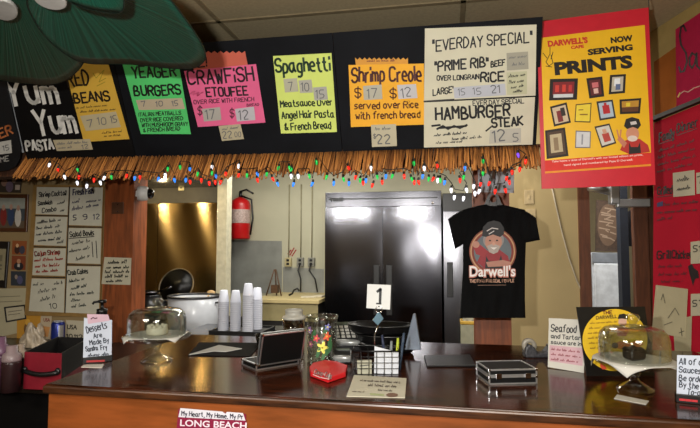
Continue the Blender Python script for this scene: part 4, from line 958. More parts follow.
write(wb, PWb, '#3b3b3a', [(None, 33, 286, 44, 285, 3, .7), (None, 54, 285, 62, 284, 3, .7), (None, 38, 294, 56, 290, 4, .7), (None, 40, 302, 55, 298, 4, .7), ('10', 50, 309, 57, 308, 5, .7)], .0035)
write(wb, PWb, '#2e2e2c', [('Salad Bowls', 70, 237, 94, 235, 5, .9), (None, 72, 245, 90, 242, 3.5, .8), (None, 69, 253, 90, 249, 3.5, .8), (None, 76, 261, 90, 257, 3.5, .8)], .0035)
draw(wb, PWb, '#2e2e2c', [[(92, 242), (93, 257)], [(96, 241), (97, 258)], [(69, 238.5), (94, 236.5)]], .8, .0035, 'marks')
write(wb, PWb, '#2e3a38', [('Crab Cakes', 68, 275, 88, 273, 4.5, .9), (None, 69, 283, 84, 280, 3, .8), (None, 71, 290, 86, 287, 3, .8), (None, 70, 296, 93, 294, 3, .8), (None, 71, 302, 80, 301, 3, .8), (None, 71, 308, 88, 306, 3, .8)], .0035)
o = sheet('notice', PO, [(104.5, 257), (131.5, 258), (130.5, 285), (101.5, 284)], '#b5b09a', 'small handwritten notice pinned to the wooden post', 'notice')
write(o, PO, '#1c1c1a', [(None, 108, 264, 127, 263.5, 3.5, .9), (None, 106, 269, 128, 268.5, 3, .9), (None, 105, 273.5, 129, 273, 3, .9), (None, 105, 278, 128, 277.5, 3, .9), (None, 106, 282.5, 122, 282, 2.6, .8)])
q = PO.pt(118, 208)
o = thing('switch_plate', 'dark brown blank switch plate on the wooden post', 'switch plate', q)
B(q.x-.045, q.x+.045, WL-.036, WL-.03, q.z-.04, q.z+.04).build('plate', mat('brown_plate', '#4a2c1a', .4), o, bevel=.003)
for dz in (-.025, .025): MB().lathe([(0, 0), (.004, 0), (.004, .002), (0, .002)], (q.x, WL-.036, q.z+dz), 10, Matrix.Rotation(PI/2, 3, 'X')).build('screw', M_DKSTEEL, o)
def framed(name, label, outer, inset, frame_m, mount, areas, cat='framed picture'):
    o = thing(name, label, cat, PW.pt(*outer[3]))
    sheet('frame', PW, outer, frame_m, parent=o, th=.014).modifiers.new('bevel', 'BEVEL').width = .003
    inn = [lerp4(outer, inset, inset), lerp4(outer, 1-inset, inset), lerp4(outer, 1-inset, 1-inset), lerp4(outer, inset, 1-inset)]
    pc_ = patch('photograph', PW, inn, mount, o, .0145)
    for i, (c, pts) in enumerate(areas): patch('photo_area', PW, [lerp4(inn, u, v) for u, v in pts], c, pc_, .0148+.0003*i)
    return o
R_ = lambda a, b, c, d: [(a, b), (c, b), (c, d), (a, d)]
E_ = lambda cx, cy, rx, ry: ell(cx, cy, rx, ry, 14)
framed('picture_frame', 'wide wooden frame with a group photograph, beside the white menu board', [(-12, 194), (29.5, 194.5), (28, 232), (-12, 231.5)], .10, mat('brown_frame', '#4a2b16', .4), '#3a4248',
       [('#8a8e86', R_(0, 0, 1, .35)), ('#5a4a3a', R_(0, .75, 1, 1)), ('#7a2420', E_(.35, .62, .10, .32)), ('#a08070', E_(.35, .32, .05, .1)), ('#2a3a5a', E_(.58, .62, .10, .32)), ('#a08070', E_(.58, .3, .05, .1)), ('#b8b4ac', E_(.8, .64, .10, .32)), ('#9a7a6a', E_(.8, .33, .05, .1)), ('#1c1c20', E_(.14, .6, .09, .34))])
framed('picture_frame', 'narrow black frame with a grey mount on the picture wall', [(-14, 241), (10.5, 241.5), (7, 288), (-14, 287)], .16, mat('black_frame', '#15110f', .4), '#8c8468', [('#6c6650', R_(.3, .2, .8, .4)), ('#5c5848', R_(.3, .5, .8, .55)), ('#5c5848', R_(.3, .62, .8, .66))])
def photo(label, q, ground, areas, cat='photograph'):
    o = sheet('photograph', PW, q, ground, label, cat, lift=.0005)
    for i, (c, pts) in enumerate(areas): patch('photo_area', PW, [lerp4(q, u, v) for u, v in pts], c, o, .0022+.0003*i)
    return o
photo('unframed photograph of a group pinned high on the wall beside the thatch', [(-10, 172), (22.5, 173), (21, 193), (-10, 192)], '#3c3226', [('#8a6a5a', E_(.45, .5, .1, .2)), ('#6a5a6a', E_(.62, .7, .12, .28)), ('#a08878', E_(.75, .35, .07, .14)), ('#b8a898', R_(.8, .6, .95, .85))])
photo('topmost of three small photographs pinned in a column', [(12.5, 240.5), (27, 241), (26, 255), (12, 254.5)], '#8a4a20', [('#3a2018', E_(.35, .65, .2, .3)), ('#c8a078', E_(.35, .35, .1, .14)), ('#3a3a4a', E_(.7, .65, .2, .3))])
photo('middle of three small photographs, a person in a dark top', [(12, 255.5), (26, 256), (25.5, 270), (11.5, 269.5)], '#7a3a1c', [('#1c1a20', E_(.5, .75, .35, .3)), ('#b08060', E_(.5, .4, .14, .18)), ('#b8b0a8', R_(.42, .6, .58, .8))])
photo('lowest of three small photographs, dark and bluish', [(11, 271), (26, 271.5), (25.5, 286), (11, 285.5)], '#2a3038', [('#8a7a70', E_(.35, .4, .1, .16)), ('#4a4a6a', E_(.6, .6, .2, .3))])
o = sheet('paper', PW, [(-14, 289), (27, 288), (27, 331), (-14, 340)], '#a8a084', 'large pale paper pinned low on the picture wall', 'paper', lift=.0003)
draw(o, PW, '#6a6450', [[(-2, 297), (20, 296)], [(0, 302), (22, 301)]], .6)
o = sheet('envelope_notice', PW, [(4, 307), (25, 304.5), (26.5, 319), (6, 322.5)], '#22201e', 'small black-bordered card over the pale paper', 'card', lift=.002)
patch('card_face', PW, [(5.7, 308.3), (23.7, 306.2), (24.9, 317.7), (7.3, 320.7)], '#b0a890', o, .0035)
draw(o, PW, '#5c5648', [[(8, 312), (22, 310)], [(8, 315), (20, 313.5)]], .6, .004)
photo('yellow flyer with a sketched figure pinned behind the sauce bottles', [(17, 316), (42, 312), (44, 345), (17, 347)], '#b5832a', [('#6a4a28', E_(.4, .45, .14, .2)), ('#c89a3c', E_(.42, .25, .1, .1)), ('#d8c8a8', R_(.5, .55, .95, .95))], 'flyer')
for i, (q, g_, lb) in enumerate((([(41, 316), (52, 316), (50, 340), (40, 339)], '#b5a48a', 'narrow pale licence plate marked USA pinned behind the drink can'), ([(66, 320), (84, 321), (83.5, 341), (65, 340)], '#b8b09a', 'licence plate marked USA with digits on the wall above the red box'))):
    o = sheet('licence_plate', PW, q, g_, lb, 'licence plate', lift=.001)
    if i == 0:
        print_text(o, PW, '#7a2a20', [('USA', 43.5, 321.5, 50, 321.5, 3.4)], .003); patch('orange_mark', PW, [(42, 326), (50, 327), (48, 337), (43, 336)], '#c08850', o, .003)
    else:
        print_text(o, PW, '#201c1a', [('USA', 67, 329, 77, 329.5, 4.6)], .003); write(o, PW, '#28221c', [('10112', 66.5, 339, 82, 339.5, 4.6, .9)], .003)
o = sheet('paper', PW, [(84, 317), (100, 318), (99, 345), (83, 344)], '#a89c80', 'blank beige sheet pinned behind the pump bottle', 'paper', lift=.0008)

# ------------------------------------------------ things on the side counter
a0 = atZ(23, 389, ZL); a1 = atZ(60.5, 391, ZL)
u = (a1-a0); L_ = Vlen = u.length; M = frame_at(a0, u)
rb = thing('utensil_box', 'long red and black open-topped box with a black strap handle', 'box', a0)
hz = .165; ln_ = .40; t = .008; ub = V((.30, 0, 0))
# box runs away from the viewer along the wall end: its floor, red ends, black lining
k = V((atZ(86, 372, ZL)-a1)).normalized(); k.z = 0
Mb = Matrix((u.normalized(), k, V((0, 0, 1)))).transposed().to_4x4(); Mb.translation = a0
B(0, L_, 0, t, 0, hz, Mb).build('end_panel', mat('red_vinyl', '#741624', .4, var=.1), rb, bevel=.002)
B(0, L_, ln_-t, ln_, 0, hz, Mb).build('end_panel', mat('black_vinyl', '#0e0c0c', .5), rb, bevel=.002)
B(0, t, t, ln_-t, 0, hz, Mb).build('side_panel', mat('black_vinyl', '#0e0c0c', .5), rb)
B(L_-t, L_, t, ln_-t, .05, hz, Mb).build('side_panel', MATS['black_vinyl'], rb)
B(L_-t, L_+.001, t, ln_-t, 0, .05, Mb).build('side_band', MATS['red_vinyl'], rb)
B(t, L_-t, t, ln_-t, 0, t, Mb).build('bottom', MATS['black_vinyl'], rb)
MB().tube([Mb @ V((L_*f_, -.008-.012*math.sin(PI*(f_-.02)/.9), .085-.012*math.sin(PI*f_))) for f_ in [.03+.09*i for i in range(11)]], .011, 8).build('handle', M_BLACK, rb)
for f_ in (.04, .92): MB().ball(Mb @ V((L_*f_, -.006, .087)), .014, .01, .016, 8).build('handle_mount', M_BLACK, rb)
def sauce(px, py, label, r, h, liquid, cap):
    c = atZ(px, py, ZL); o = thing('sauce_bottle', label, 'bottle', c)
    MB().lathe([(0, 0), (r, 0), (r, h*.62), (r*.98, h*.66), (0, h*.66)], c, 20).build('filled_body', mat('sauce_'+liquid, liquid, .3), o)
    MB().lathe([(r*.98, h*.66), (r, h*.7), (r*.92, h*.82), (r*.6, h*.86), (r*.55, h), (0, h)], c, 20).build('cap', mat('cap_'+cap, cap, .4), o)
sauce(10.5, 391, 'dark sauce bottle with a pale pinkish cap beside the red box', .040, .20, '#2c1a1c', '#857476')
sauce(-1, 388, 'purple-tinted sauce bottle at the edge of the black side counter', .038, .23, '#4a2840', '#6a4a60')
sauce(19.5, 384, 'smaller brown sauce bottle between the capped bottle and the red box', .026, .185, '#2a1814', '#948474')
c = atZ(35, 366, ZL); c = V((atY(33, 340, 2.95).x, 2.95, ZL))
o = thing('plastic_bag', 'crumpled clear plastic bag behind the red box', 'bag', c)
mb = MB()
def fb(u_, v_):
    a_ = 2*PI*u_; r_ = .085*(1-.55*v_)*(1+.22*math.sin(5*a_+v_*6)+.1*math.sin(11*a_)); return c+V((r_*math.cos(a_), .7*r_*math.sin(a_), .002+.13*v_+.02*math.sin(3*a_)*v_))
mb.grid(fb, 40, 14); mb.build('body', mat('cloudy_plastic', '#a89a86', .3, var=.3, scale=25), o)
c = V((atY(58, 330, 2.85).x, 2.85, ZL)); r_ = (atY(64, 330, 2.85).x-atY(53, 330, 2.85).x)/2; zt = atY(58, 321.5, 2.85).z-ZL
o = thing('drink_can', 'blue and silver drink can standing behind the red box', 'can', c)
MB().lathe([(0, 0), (r_*.8, 0), (r_, .01), (r_, zt-.012), (r_*.84, zt), (0, zt-.004)], c, 24).build('body', mat('can_blue', '#1c2c7a', .3, .4), o)
MB().lathe([(r_*1.005, .015), (r_*1.005, zt-.05)], c, 24).build('silver_band', M_ALU, o) if False else None
MB().lathe([(r_*.8, zt-.002), (r_*.86, zt-.002), (r_*.86, zt+.003), (r_*.8, zt+.003)], c, 24, closed=True).build('rim', M_ALU, o)
mb = MB()
for k_ in range(7):
    a_ = -PI/2+.75+k_*.12; b_ = a_+.12; mb.add([c+V((r_*1.01*math.cos(q_), r_*1.01*math.sin(q_), z_)) for q_, z_ in ((a_, .015), (b_, .015), (b_, zt-.02), (a_, zt-.02))], [(0, 1, 2, 3)])
mb.build('silver_panel', M_ALU, o)

# ================================================================== things on the bar
def standing(px0, px1, py, lean=0):
    """plane of something upright on the bar whose foot runs between two photo points"""
    a_, b_ = atZ(*px0, BAR_Z), atZ(*px1, BAR_Z); u_ = (b_-a_).normalized(); n_ = V((u_.y, -u_.x, 0)); n_ = (n_*math.cos(lean)+V((0, 0, math.sin(lean)))).normalized()
    return Plane(a_, n_)
def table_sign(label, foot0, foot1, quad, base_quad, lines, hexc='#b9c0ce', top=None):
    P_ = standing(foot0, foot1, 0, .06); a_, b_ = atZ(*foot0, BAR_Z), atZ(*foot1, BAR_Z)
    o = thing('table_sign', label, 'sign', (a_+b_)/2)
    sheet('card', P_, quad, hexc, parent=o, lift=.002, th=.002)
    M_ = frame_at(a_, b_-a_); L2_ = (b_-a_).length; zb_ = P_.pt(*base_quad[0]).z-BAR_Z
    B(-.003, L2_+.003, -.008, .02, 0, max(.02, zb_), M_).build('base', M_BLACK, o, bevel=.002)
    ap_ = P_.pt(*quad[0], -.001); zt_ = ap_.z-BAR_Z
    write(o, P_, '#1e2634', lines, .005)
    return o, P_
o, Pd = table_sign('white handwritten desserts sign with a pink strip on top at the bar end', (83, 364), (111.5, 361), [(84, 318), (112, 320), (111.5, 359), (83, 358)], [(83, 357.5), (111, 357.5)],
    [('Desserts', 87, 333, 107, 328, 6.5, 1.0), ('Are', 94, 338.5, 102, 337, 4.5, .9), ('Made By', 90, 345, 109, 342, 4.5, .9), ('Sandra', 86, 351.5, 98, 350, 4.5, .9), ('Fry', 101, 350, 107, 349, 4.5, .9), (None, 88, 357, 110, 355, 3.2, .9)])
sheet('pink_strip', Pd, [(87, 314), (108, 314.5), (110, 320.5), (88, 324)], '#c2a2b0', parent=o, lift=.0045, th=.001)
draw(o, Pd, '#4a2030', [[(91, 319), (93, 317.5), (95, 318.5), (97, 318)]], 1.0, .0065, 'strip_mark')
draw(o, Pd, '#a02020', [[(87, 361.5), (92, 361.3)], [(93, 361.2), (98, 361)], [(99, 361), (104, 360.8)]], 2.0, .012, 'red_mark')
q = [atZ(x, y, BAR_Z) for x, y in ((81, 367.5), (84, 365), (104, 364.5), (102, 368))]
tag(MB().prism(q, (0, 0, .002)).build('card', paper('#c8c0b4')), 'small pale card lying before the desserts sign', 'card')  # thin pale slab imitates the sign mirrored in the glossy bar top
o, Ps = table_sign('white handwritten sign about sauces in a black stand, by the red menu wall', (677, 402), (716, 406), [(677, 355), (717, 356), (716, 399), (676.5, 394)], [(676.5, 393), (716, 397)],
    [('All of our', 679, 364, 709, 366, 6, 1.0), ('Sauces are', 679, 372, 713, 375, 5.5, 1.0), ('Be ordered', 679, 380, 712, 383, 5.5, 1.0), ('By the Cup', 679, 387, 712, 390, 5.5, 1.0), ('To-go', 687, 394, 703, 396, 5.5, 1.0)])
draw(o, Ps, '#b01c24', [[(680, 399.5), (685, 400)], [(686.5, 400.2), (691, 400.6)], [(692.5, 400.8), (697, 401.2)]], 2.2, .012, 'red_mark')
# pump bottle behind the desserts sign
c = V((atY(101.5, 330, 2.4).x, 2.4, BAR_Z)); zt = atY(102, 313, 2.4).z-BAR_Z
o = thing('pump_bottle', 'pump bottle with a black head behind the desserts sign', 'pump bottle', c)
MB().lathe([(0, 0), (.035, 0), (.036, .01), (.036, zt*.8), (.015, zt), (0, zt)], c, 20).build('body', mat('amber_bottle', '#3a2418', .2), o)
MB().lathe([(.016, zt-.005), (.026, zt-.005), (.026, zt+.02), (.008, zt+.024), (.008, zt+.05), (.02, zt+.052), (.02, zt+.065), (0, zt+.068)], c, 16).build('pump_head', M_BLACK, o)
MB().tube([c+V((0, 0, zt+.058)), c+V((-.04, -.01, zt+.055)), c+V((-.045, -.012, zt+.045))], .006, 6).build('spout', M_BLACK, o)

def napkin(center, half, rot, R, drop, matn, parent=None, name='napkin'):
    def f(u_, v_):
        x = (u_-.5)*2*half; y = (v_-.5)*2*half; X = x*math.cos(rot)-y*math.sin(rot); Y = x*math.sin(rot)+y*math.cos(rot); r = math.hypot(X, Y)
        if r <= R: return V(center)+V((X, Y, 0))
        e = r-R; s = R+e*(1-drop); return V(center)+V((X/r*s, Y/r*s, -e*drop*.95+.004*math.sin(9*math.atan2(Y, X))*min(1, e*20)))
    return MB().grid(f, 30, 30).build(name, matn, parent, solid=.0012)
def cake_stand(px, py, lab_stand, lab_dome, lab_cake, lab_nap, R, cake_kind, nap_rot, half, pz, dh):
    c = atZ(px, py, BAR_Z); pz += BAR_Z
    st_ = thing('cake_stand', lab_stand, 'cake stand', c)
    z = pz-BAR_Z
    MB().lathe([(0, 0), (R*.46, 0), (R*.46, .006), (R*.3, .018), (.016, .032), (.012, z*.5), (.02, z*.62), (.013, z*.72), (.022, z-.012), (.03, z-.006), (0, z-.006)], c, 36).build('pedestal', M_GLASS, st_)
    MB().lathe([(0, z-.006), (R*.9, z-.005), (R, z+.004), (R*1.01, z+.009), (R*.985, z+.009), (R*.9, z), (0, z)], c, 48).build('plate', M_GLASS, st_)
    top = V((c.x, c.y, pz))
    o = napkin(top+V((0, 0, .0105)), half, nap_rot, R*1.0, .82, paper('#b9b6ae'), None, 'napkin'); tag(o, lab_nap, 'napkin')
    if cake_kind == 'white':
        k_ = thing('cake', lab_cake, 'cake', top)
        mb_ = MB(); mb_.lathe([(0, .012), (.040, .012), (.044, .018), (.042, .038), (.036, .044), (0, .046)], top+V((.0, 0, 0)), 28); mb_.build('frosted_body', mat('cream_frosting', '#c6beaa', .6, var=.1, scale=50, bump=.5), k_)
        mb_ = MB()
        for i in range(9): mb_.ball(top+V((.033*math.cos(i*.7), .033*math.sin(i*.7), .044)), .009, n=6)
        mb_.build('piping', MATS['cream_frosting'], k_)
    else:
        k_ = thing('cake', lab_cake, 'cake', top)
        Mk = Matrix.Translation(top+V((-.004, -.016, .0125))) @ Matrix.Rotation(.5, 4, 'Z') @ Matrix.Scale(.74, 4)
        pts = [Mk @ V((-.045, -.03, 0)), Mk @ V((.045, -.03, 0)), Mk @ V((.038, .04, 0)), Mk @ V((-.03, .045, 0))]
        MB().prism(pts, (0, 0, .036)).build('sponge', mat('chocolate', '#150b0a', .5, var=.3, scale=40, bump=.4), k_, bevel=.012, seg=3)
        MB().grid(lambda u_, v_: Mk @ V(((u_-.5)*.07, (v_-.45)*.06, .054+.006*math.sin(u_*9)*math.sin(v_*8)-.006*((2*u_-1)**2+(2*v_-1)**2))), 10, 10).build('icing', mat('dark_icing', '#120a0a', .45), k_, solid=.004)
    rd = R*.86; d_ = thing('cake_dome', lab_dome, 'glass dome', top)
    prof = [(rd, .0125), (rd*1.005, .02), (rd, dh*.62), (rd*.95, dh*.8), (rd*.8, dh*.93), (rd*.5, dh*.985), (.02, dh)]
    MB().lathe(prof+[(r_-.003 if r_ > .03 else r_, z_-.003) for r_, z_ in prof[::-1]], top, 48, closed=True).build('bell', M_GLASS, d_)
    MB().lathe([(.012, dh-.001), (.011, dh+.008), (.02, dh+.018), (.022, dh+.028), (.016, dh+.037), (0, dh+.04)], top, 20).build('knob', M_GLASS, d_)
    return c
cake_stand(156.5, 361, 'glass pedestal cake stand at the pump-bottle end of the bar', 'clear glass dome over the pale cake', 'small pale frosted cake on the glass stand near the foam cups', 'pale napkin spread under the pale cake with corners hanging over the plate', .136, 'white', .25, .115, .098, .122)
cake_stand(635, 390, 'glass pedestal cake stand in front of the black and yellow card', 'clear glass dome over the chocolate cake', 'dark chocolate cake on the glass stand near the sauces sign', 'white napkin under the chocolate cake with a corner hanging in front', .125, 'choc', .32, .122, .090, .122)
# paper on the dark placemat near the cups
q = [atZ(x, y, BAR_Z) for x, y in ((188, 356), (199, 343), (262, 343.5), (250, 357))]
tag(MB().prism(q, (0, 0, .004)).build('placemat', mat('charcoal_mat', '#0e0c0b', .85, spec=.1)), 'charcoal mat lying at the back of the bar under a folded paper', 'mat')
q = [atZ(x, y, BAR_Z+.005) for x, y in ((189, 355), (219, 345.5), (242, 349), (226, 352), (214, 351.5))]
o = tag(MB().prism(q, (0, 0, .003)).build('folded_paper', paper('#b8b6b0')), 'folded white paper lying on the charcoal mat', 'paper')

# open aluminium case
def metal_case(name, label, cat, A_, B_, depth, hb, lid_open, hl, lid_h=None):
    M_ = frame_at(A_, B_-A_); L2_ = (B_-A_).length; o = thing(name, label, cat, A_)
    def shell(x0, x1, y0, y1, z0, z1, MM, nm, par):
        core = B(x0+.004, x1-.004, y0+.004, y1-.004, z0+.002, z1-.002, MM).build(nm, mat('black_panelling', '#060606', .6, spec=.2), par)
        e = MB(); t_ = .0048
        for yy in (y0, y1-t_):
            for zz in (z0, z1-t_): e.box(x0, x1, yy, yy+t_, zz, zz+t_, MM)
        for xx in (x0, x1-t_):
            for zz in (z0, z1-t_): e.box(xx, xx+t_, y0, y1, zz, zz+t_, MM)
            for yy in (y0, y1-t_): e.box(xx, xx+t_, yy, yy+t_, z0, z1, MM)
        e.build('edge_trim', M_ALU, core)
        for xx in (x0, x1):
            for yy in (y0, y1):
                MB().box(xx-.007 if xx == x1 else xx-.002, xx+.002 if xx == x1 else xx+.007, yy-.007 if yy == y1 else yy-.002, yy+.002 if yy == y1 else yy+.007, z1-.008, z1+.0015, MM).build('corner_cap', M_CHROME, core, bevel=.002)
        return core
    shell(0, L2_, 0, depth, 0.0005, hb, M_, 'base', o)
    if lid_open is None:
        l_ = shell(0, L2_, 0, depth, hb+.001, hb+hl, M_, 'lid', o)
        for fx in (.2, .8): B(L2_*fx-.010, L2_*fx+.010, -.005, .002, hb-.008, hb+.010, M_).build('latch', M_CHROME, o, bevel=.001)
    else:
        ML = M_ @ Matrix.Translation((0, 0, hb)) @ Matrix.Rotation(lid_open, 4, 'X')
        l_ = shell(0, L2_, 0, depth, 0, hl, ML, 'lid', o)
        for fx in (.15, .85): MB().tube([M_ @ V((L2_*fx-.012, -.004, hb)), M_ @ V((L2_*fx+.012, -.004, hb))], .005, 8).build('hinge', M_CHROME, o)
        B(L2_*.44, L2_*.56, depth*.42, depth*.52, -.0012, .002, ML).build('badge', mat('dull_badge', '#4a4a4c', .4, .6), l_) if True else None
    return o
A_ = atZ(256, 371, BAR_Z); B_ = atZ(299, 364, BAR_Z)
metal_case('guest_check_case', 'small aluminium-edged black case standing open beside the glass jar', 'case', A_, B_, .125, .026, math.radians(104), .022)
A_ = atZ(489, 385, BAR_Z); B_ = atZ(537.5, 383.8, BAR_Z)
metal_case('guest_check_case', 'small aluminium-edged black case lying closed below the t-shirt', 'case', A_, B_, .135, .028, None, .024)

# glass jar with painted flowers
c = atZ(322, 361, BAR_Z); R_j = (atY(337, 340, c.y).x-atY(307, 340, c.y).x)/2; hj = atY(322, 316, c.y).z-BAR_Z
jr = thing('glass_jar', 'clear glass jar painted with bright flowers beside the open case', 'jar', c)
pf = [(R_j*.9, 0), (R_j*.97, .006), (R_j*.97, hj*.85), (R_j*1.0, hj*.93), (R_j*1.03, hj)]
MB().lathe([(0, 0)]+pf+[(r_-.005, max(z_, .008)) for r_, z_ in pf[::-1]]+[(0, .008)], c, 36).build('body', M_GLASS, jr)
MB().lathe([(R_j*.99, hj-.004), (R_j*1.05, hj-.004), (R_j*1.05, hj+.004), (R_j*.98, hj+.004)], c, 36, closed=True).build('rim', M_GLASS, jr)
def on_jar(a_, z_): return c+V((R_j*.985*math.sin(a_), -R_j*.985*math.cos(a_), z_*hj))
def flower(a_, z_, r_, hexc, ctr, n_=5):
    mb_ = MB(); pts = [on_jar(a_+(r_*(1+.35*math.cos(n_*t_)))*math.cos(t_)/R_j, z_+r_*(1+.35*math.cos(n_*t_))*math.sin(t_)/hj) for t_ in [2*PI*i/40 for i in range(40)]]
    mb_.add([on_jar(a_, z_)]+pts, [(0, i+1, (i+1) % 40+1) for i in range(40)]); o_ = mb_.build('painted_flower', ink(hexc), jr)
    mb_ = MB().ball(on_jar(a_, z_), .004, n=6); mb_.build('flower_centre', ink(ctr), o_)
flower(.25, .36, .019, '#d8cf5a', '#8a7a20'); flower(.55, .60, .014, '#c8502c', '#e0b040'); flower(-.15, .56, .012, '#b83a4a', '#d8a040'); flower(.6, .80, .011, '#6a6aa8', '#d0c060'); flower(-.7, .72, .012, '#7a5a8c', '#c0b060'); flower(-.6, .42, .011, '#8c4a6a', '#c0b060')
for a_, z_ in ((.62, .30), (.8, .36), (.0, .26), (.35, .2), (.45, .72), (-.35, .62), (.75, .48)):
    pts = [on_jar(a_+.008*math.cos(t_)/R_j+.3*.02*math.sin(t_)/R_j, z_+.022*math.sin(t_)/hj) for t_ in [2*PI*i/16 for i in range(16)]]
    MB().add(pts, [list(range(16))]).build('painted_leaf', ink('#2c5c34'), jr)
# plastic tub behind the case
c = V((atY(294, 330, 2.5).x, 2.5, BAR_Z)); rt = (atY(305, 325, 2.5).x-atY(283, 325, 2.5).x)/2
tb_ = thing('plastic_tub', 'clear tub of brown pasta with a pale domed lid behind the open case', 'tub', c)
zt = atY(294, 318, 2.5).z-BAR_Z
MB().lathe([(0, 0), (rt*.86, 0), (rt, zt), (rt*.97, zt), (rt*.84, .004), (0, .004)], c, 28).build('body', glass('cloudy_tub', '#c9c2b4'), tb_)
mb = MB(); random.seed(5)
for i in range(60):
    a_ = random.uniform(0, 2*PI); r_ = rt*.72*math.sqrt(random.random()); p_ = c+V((r_*math.cos(a_), r_*math.sin(a_), random.uniform(.012, zt*.9))); d_ = V((random.gauss(0, 1), random.gauss(0, 1), random.gauss(0, .5))).normalized()*.009
    mb.tube([p_-d_, p_, p_+d_], .005, 5)
mb.build('pasta', mat('pasta', '#8a5c2a', .6, hex2='#5c3a18', island=True), tb_)['kind'] = 'stuff'
MB().lathe([(rt*1.02, zt-.004), (rt*1.04, zt+.004), (rt*.92, zt+.012), (rt*.78, zt+.014), (rt*.75, zt+.03), (rt*.8, zt+.034), (rt*.78, zt+.042), (0, zt+.046)], c, 28).build('lid', mat('pale_lid', '#a8a69c', .4), tb_)
for i, (px_, Y_, r_, lb) in enumerate(((262, 2.42, .035, 'small dark glass bowl behind the open case, next to the cups'), (274, 2.5, .03, 'small dark glass bowl beside the tub of pasta'))):
    c = V((atY(px_, 330, Y_).x, Y_, BAR_Z)); o = thing('glass_bowl', lb, 'bowl', c)
    MB().lathe([(0, 0), (r_*.6, 0), (r_, .05), (r_-.003, .05), (r_*.55, .004), (0, .004)], c, 24).build('body', glass('dark_glass', '#6a6a66'), o)
    MB().lathe([(0, .005), (r_*.62, .005), (r_*.8, .03), (0, .034)], c, 20).build('contents', mat('dark_contents', '#1e1712', .5, var=.4, scale=60), o)

# red octagonal dispenser
ro = [atZ(x, y, BAR_Z) for x, y in ((310.5, 377), (328, 383.5), (345.5, 377.5), (347.5, 370), (337, 366), (325, 364.5), (313, 367.5), (309.5, 371.5))]
rd_ = thing('napkin_weight', 'low red octagonal weight with white script, beside the glass jar', 'paperweight', ro[0])
cen = sum(ro, V())/8
rb_ = MB().prism([p+V((0, 0, .001)) for p in ro], (0, 0, .018)).build('body', mat('cola_red', '#c4141c', .55, var=.03), rd_, bevel=.003)
A_, B_ = ro[0]+V((0, 0, .001)), ro[1]+V((0, 0, .001)); nn = (B_-A_).cross(V((0, 0, 1))).normalized()
ZT = Plane((0, 0, BAR_Z+.0195), (0, 0, 1))
draw(rd_, ZT, '#e8dcdc', strokes_px('Coca-Cola', 314, 373.6, 331, 378.6, 4.6, (.3, -1), .03)+[[(313, 374.6), (320, 377.4), (329, 379.2)]], .75, .0008, 'lettering')
# table number, its clip stand and the wire basket
bq = [atZ(x, y, BAR_Z) for x, y in ((354, 375.5), (399, 375.5))]
M_ = frame_at(bq[0], bq[1]-bq[0]); L2_ = (bq[1]-bq[0]).length; D2 = .10; H2 = .088
wbk = thing('wire_basket', 'black wire basket holding pens and paper slips on the bar', 'basket', bq[0])
def wires(nm, paths, r_=.0012): 
    mb_ = MB()
    for p_ in paths: mb_.tube([M_ @ V(q_) for q_ in p_], r_, 6)
    return mb_.build(nm, mat('black_wire', '#1a1a1c', .3, .5), wbk)
loop = lambda z_: [(0, 0, z_), (L2_, 0, z_), (L2_, D2, z_), (0, D2, z_), (0, 0, z_)]
wires('rim', [loop(H2)], .003)
wires('wire_grid', [loop(z_) for z_ in (.004, .025, .046, .067)]+[[(L2_*f_, 0, 0.004), (L2_*f_, 0, H2)] for f_ in (.001, .16, .33, .5, .67, .84, .999)]+[[(L2_*f_, D2, 0.004), (L2_*f_, D2, H2)] for f_ in (.16, .33, .5, .67, .84)]+[[(L2_*f_, 0, .004), (L2_*f_, D2, .004)] for f_ in (.16, .33, .5, .67, .84)]+[[(s_, D2*f_, .004), (s_, D2*f_, H2)] for s_ in (0, L2_) for f_ in (.33, .66)])
PB3 = Plane(M_ @ V((0, .03, 0)), M_.to_3x3() @ V((0, -1, .05)))
o = sheet('paper_pad', PB3, [(374.5, 346), (399, 352.5), (398, 374), (374, 373)], '#bfc2c8', 'white paper slip standing in the wire basket', 'paper', th=.006)
PB4 = Plane(M_ @ V((0, .045, 0)), M_.to_3x3() @ V((0, -1, .05)))
o = sheet('sugar_packet', PB4, [(357, 360), (371.5, 359.5), (371.5, 373), (357.5, 373.5)], '#9c9a86', 'stack of pale packets in the wire basket', 'packet', th=.02)
draw(o, PB4, '#4a4a44', [[(360, 366), (369, 365)], [(360, 369), (367, 368.6)]], 1.0, .0215)
def pen(px0, px1, hexc, label, y_=.075, cap=None):
    P_ = Plane(M_ @ V((0, y_, 0)), M_.to_3x3() @ V((0, -1, 0)))
    a_ = P_.pt(*px0); b_ = P_.pt(*px1); o_ = thing('pen', label, 'pen', a_)
    MB().tube([a_, a_+(b_-a_)*.75], .0055, 8).build('barrel', ink(hexc), o_); MB().tube([a_+(b_-a_)*.75, a_+(b_-a_)*.76, b_], [.0062, .0062, .0045], 8).build('cap', ink(cap or hexc), o_)
pen((387, 374), (382, 335), '#16203a', 'dark blue pen leaning in the wire basket')
pen((396, 373.5), (398, 338), '#b0b830', 'yellow-green highlighter standing in the wire basket', .07, '#9aa828')
pen((399, 373.5), (404, 333), '#28384c', 'slate blue pen leaning over the end of the wire basket', .085)
pen((390, 373.5), (391.5, 341), '#6a7072', 'grey pen between the blue pen and the highlighter', .08)
c = M_ @ V((L2_*.5, D2+.022, 0)); PN = Plane(c, (0, -1, 0))
nb = thing('number_stand', 'white table card numbered one, held up on a wire stand behind the basket', 'number stand', c)
MB().lathe([(0, 0), (.032, 0), (.032, .006), (.01, .012), (.004, .016), (0, .016)], c, 24).build('foot', M_BLACK, nb)
s_ = PN.pt(379, 322)
MB().tube([c+V((0, 0, .012)), V((c.x, c.y, s_.z-.05)), s_], .003, 8).build('stem', M_CHROME, nb)
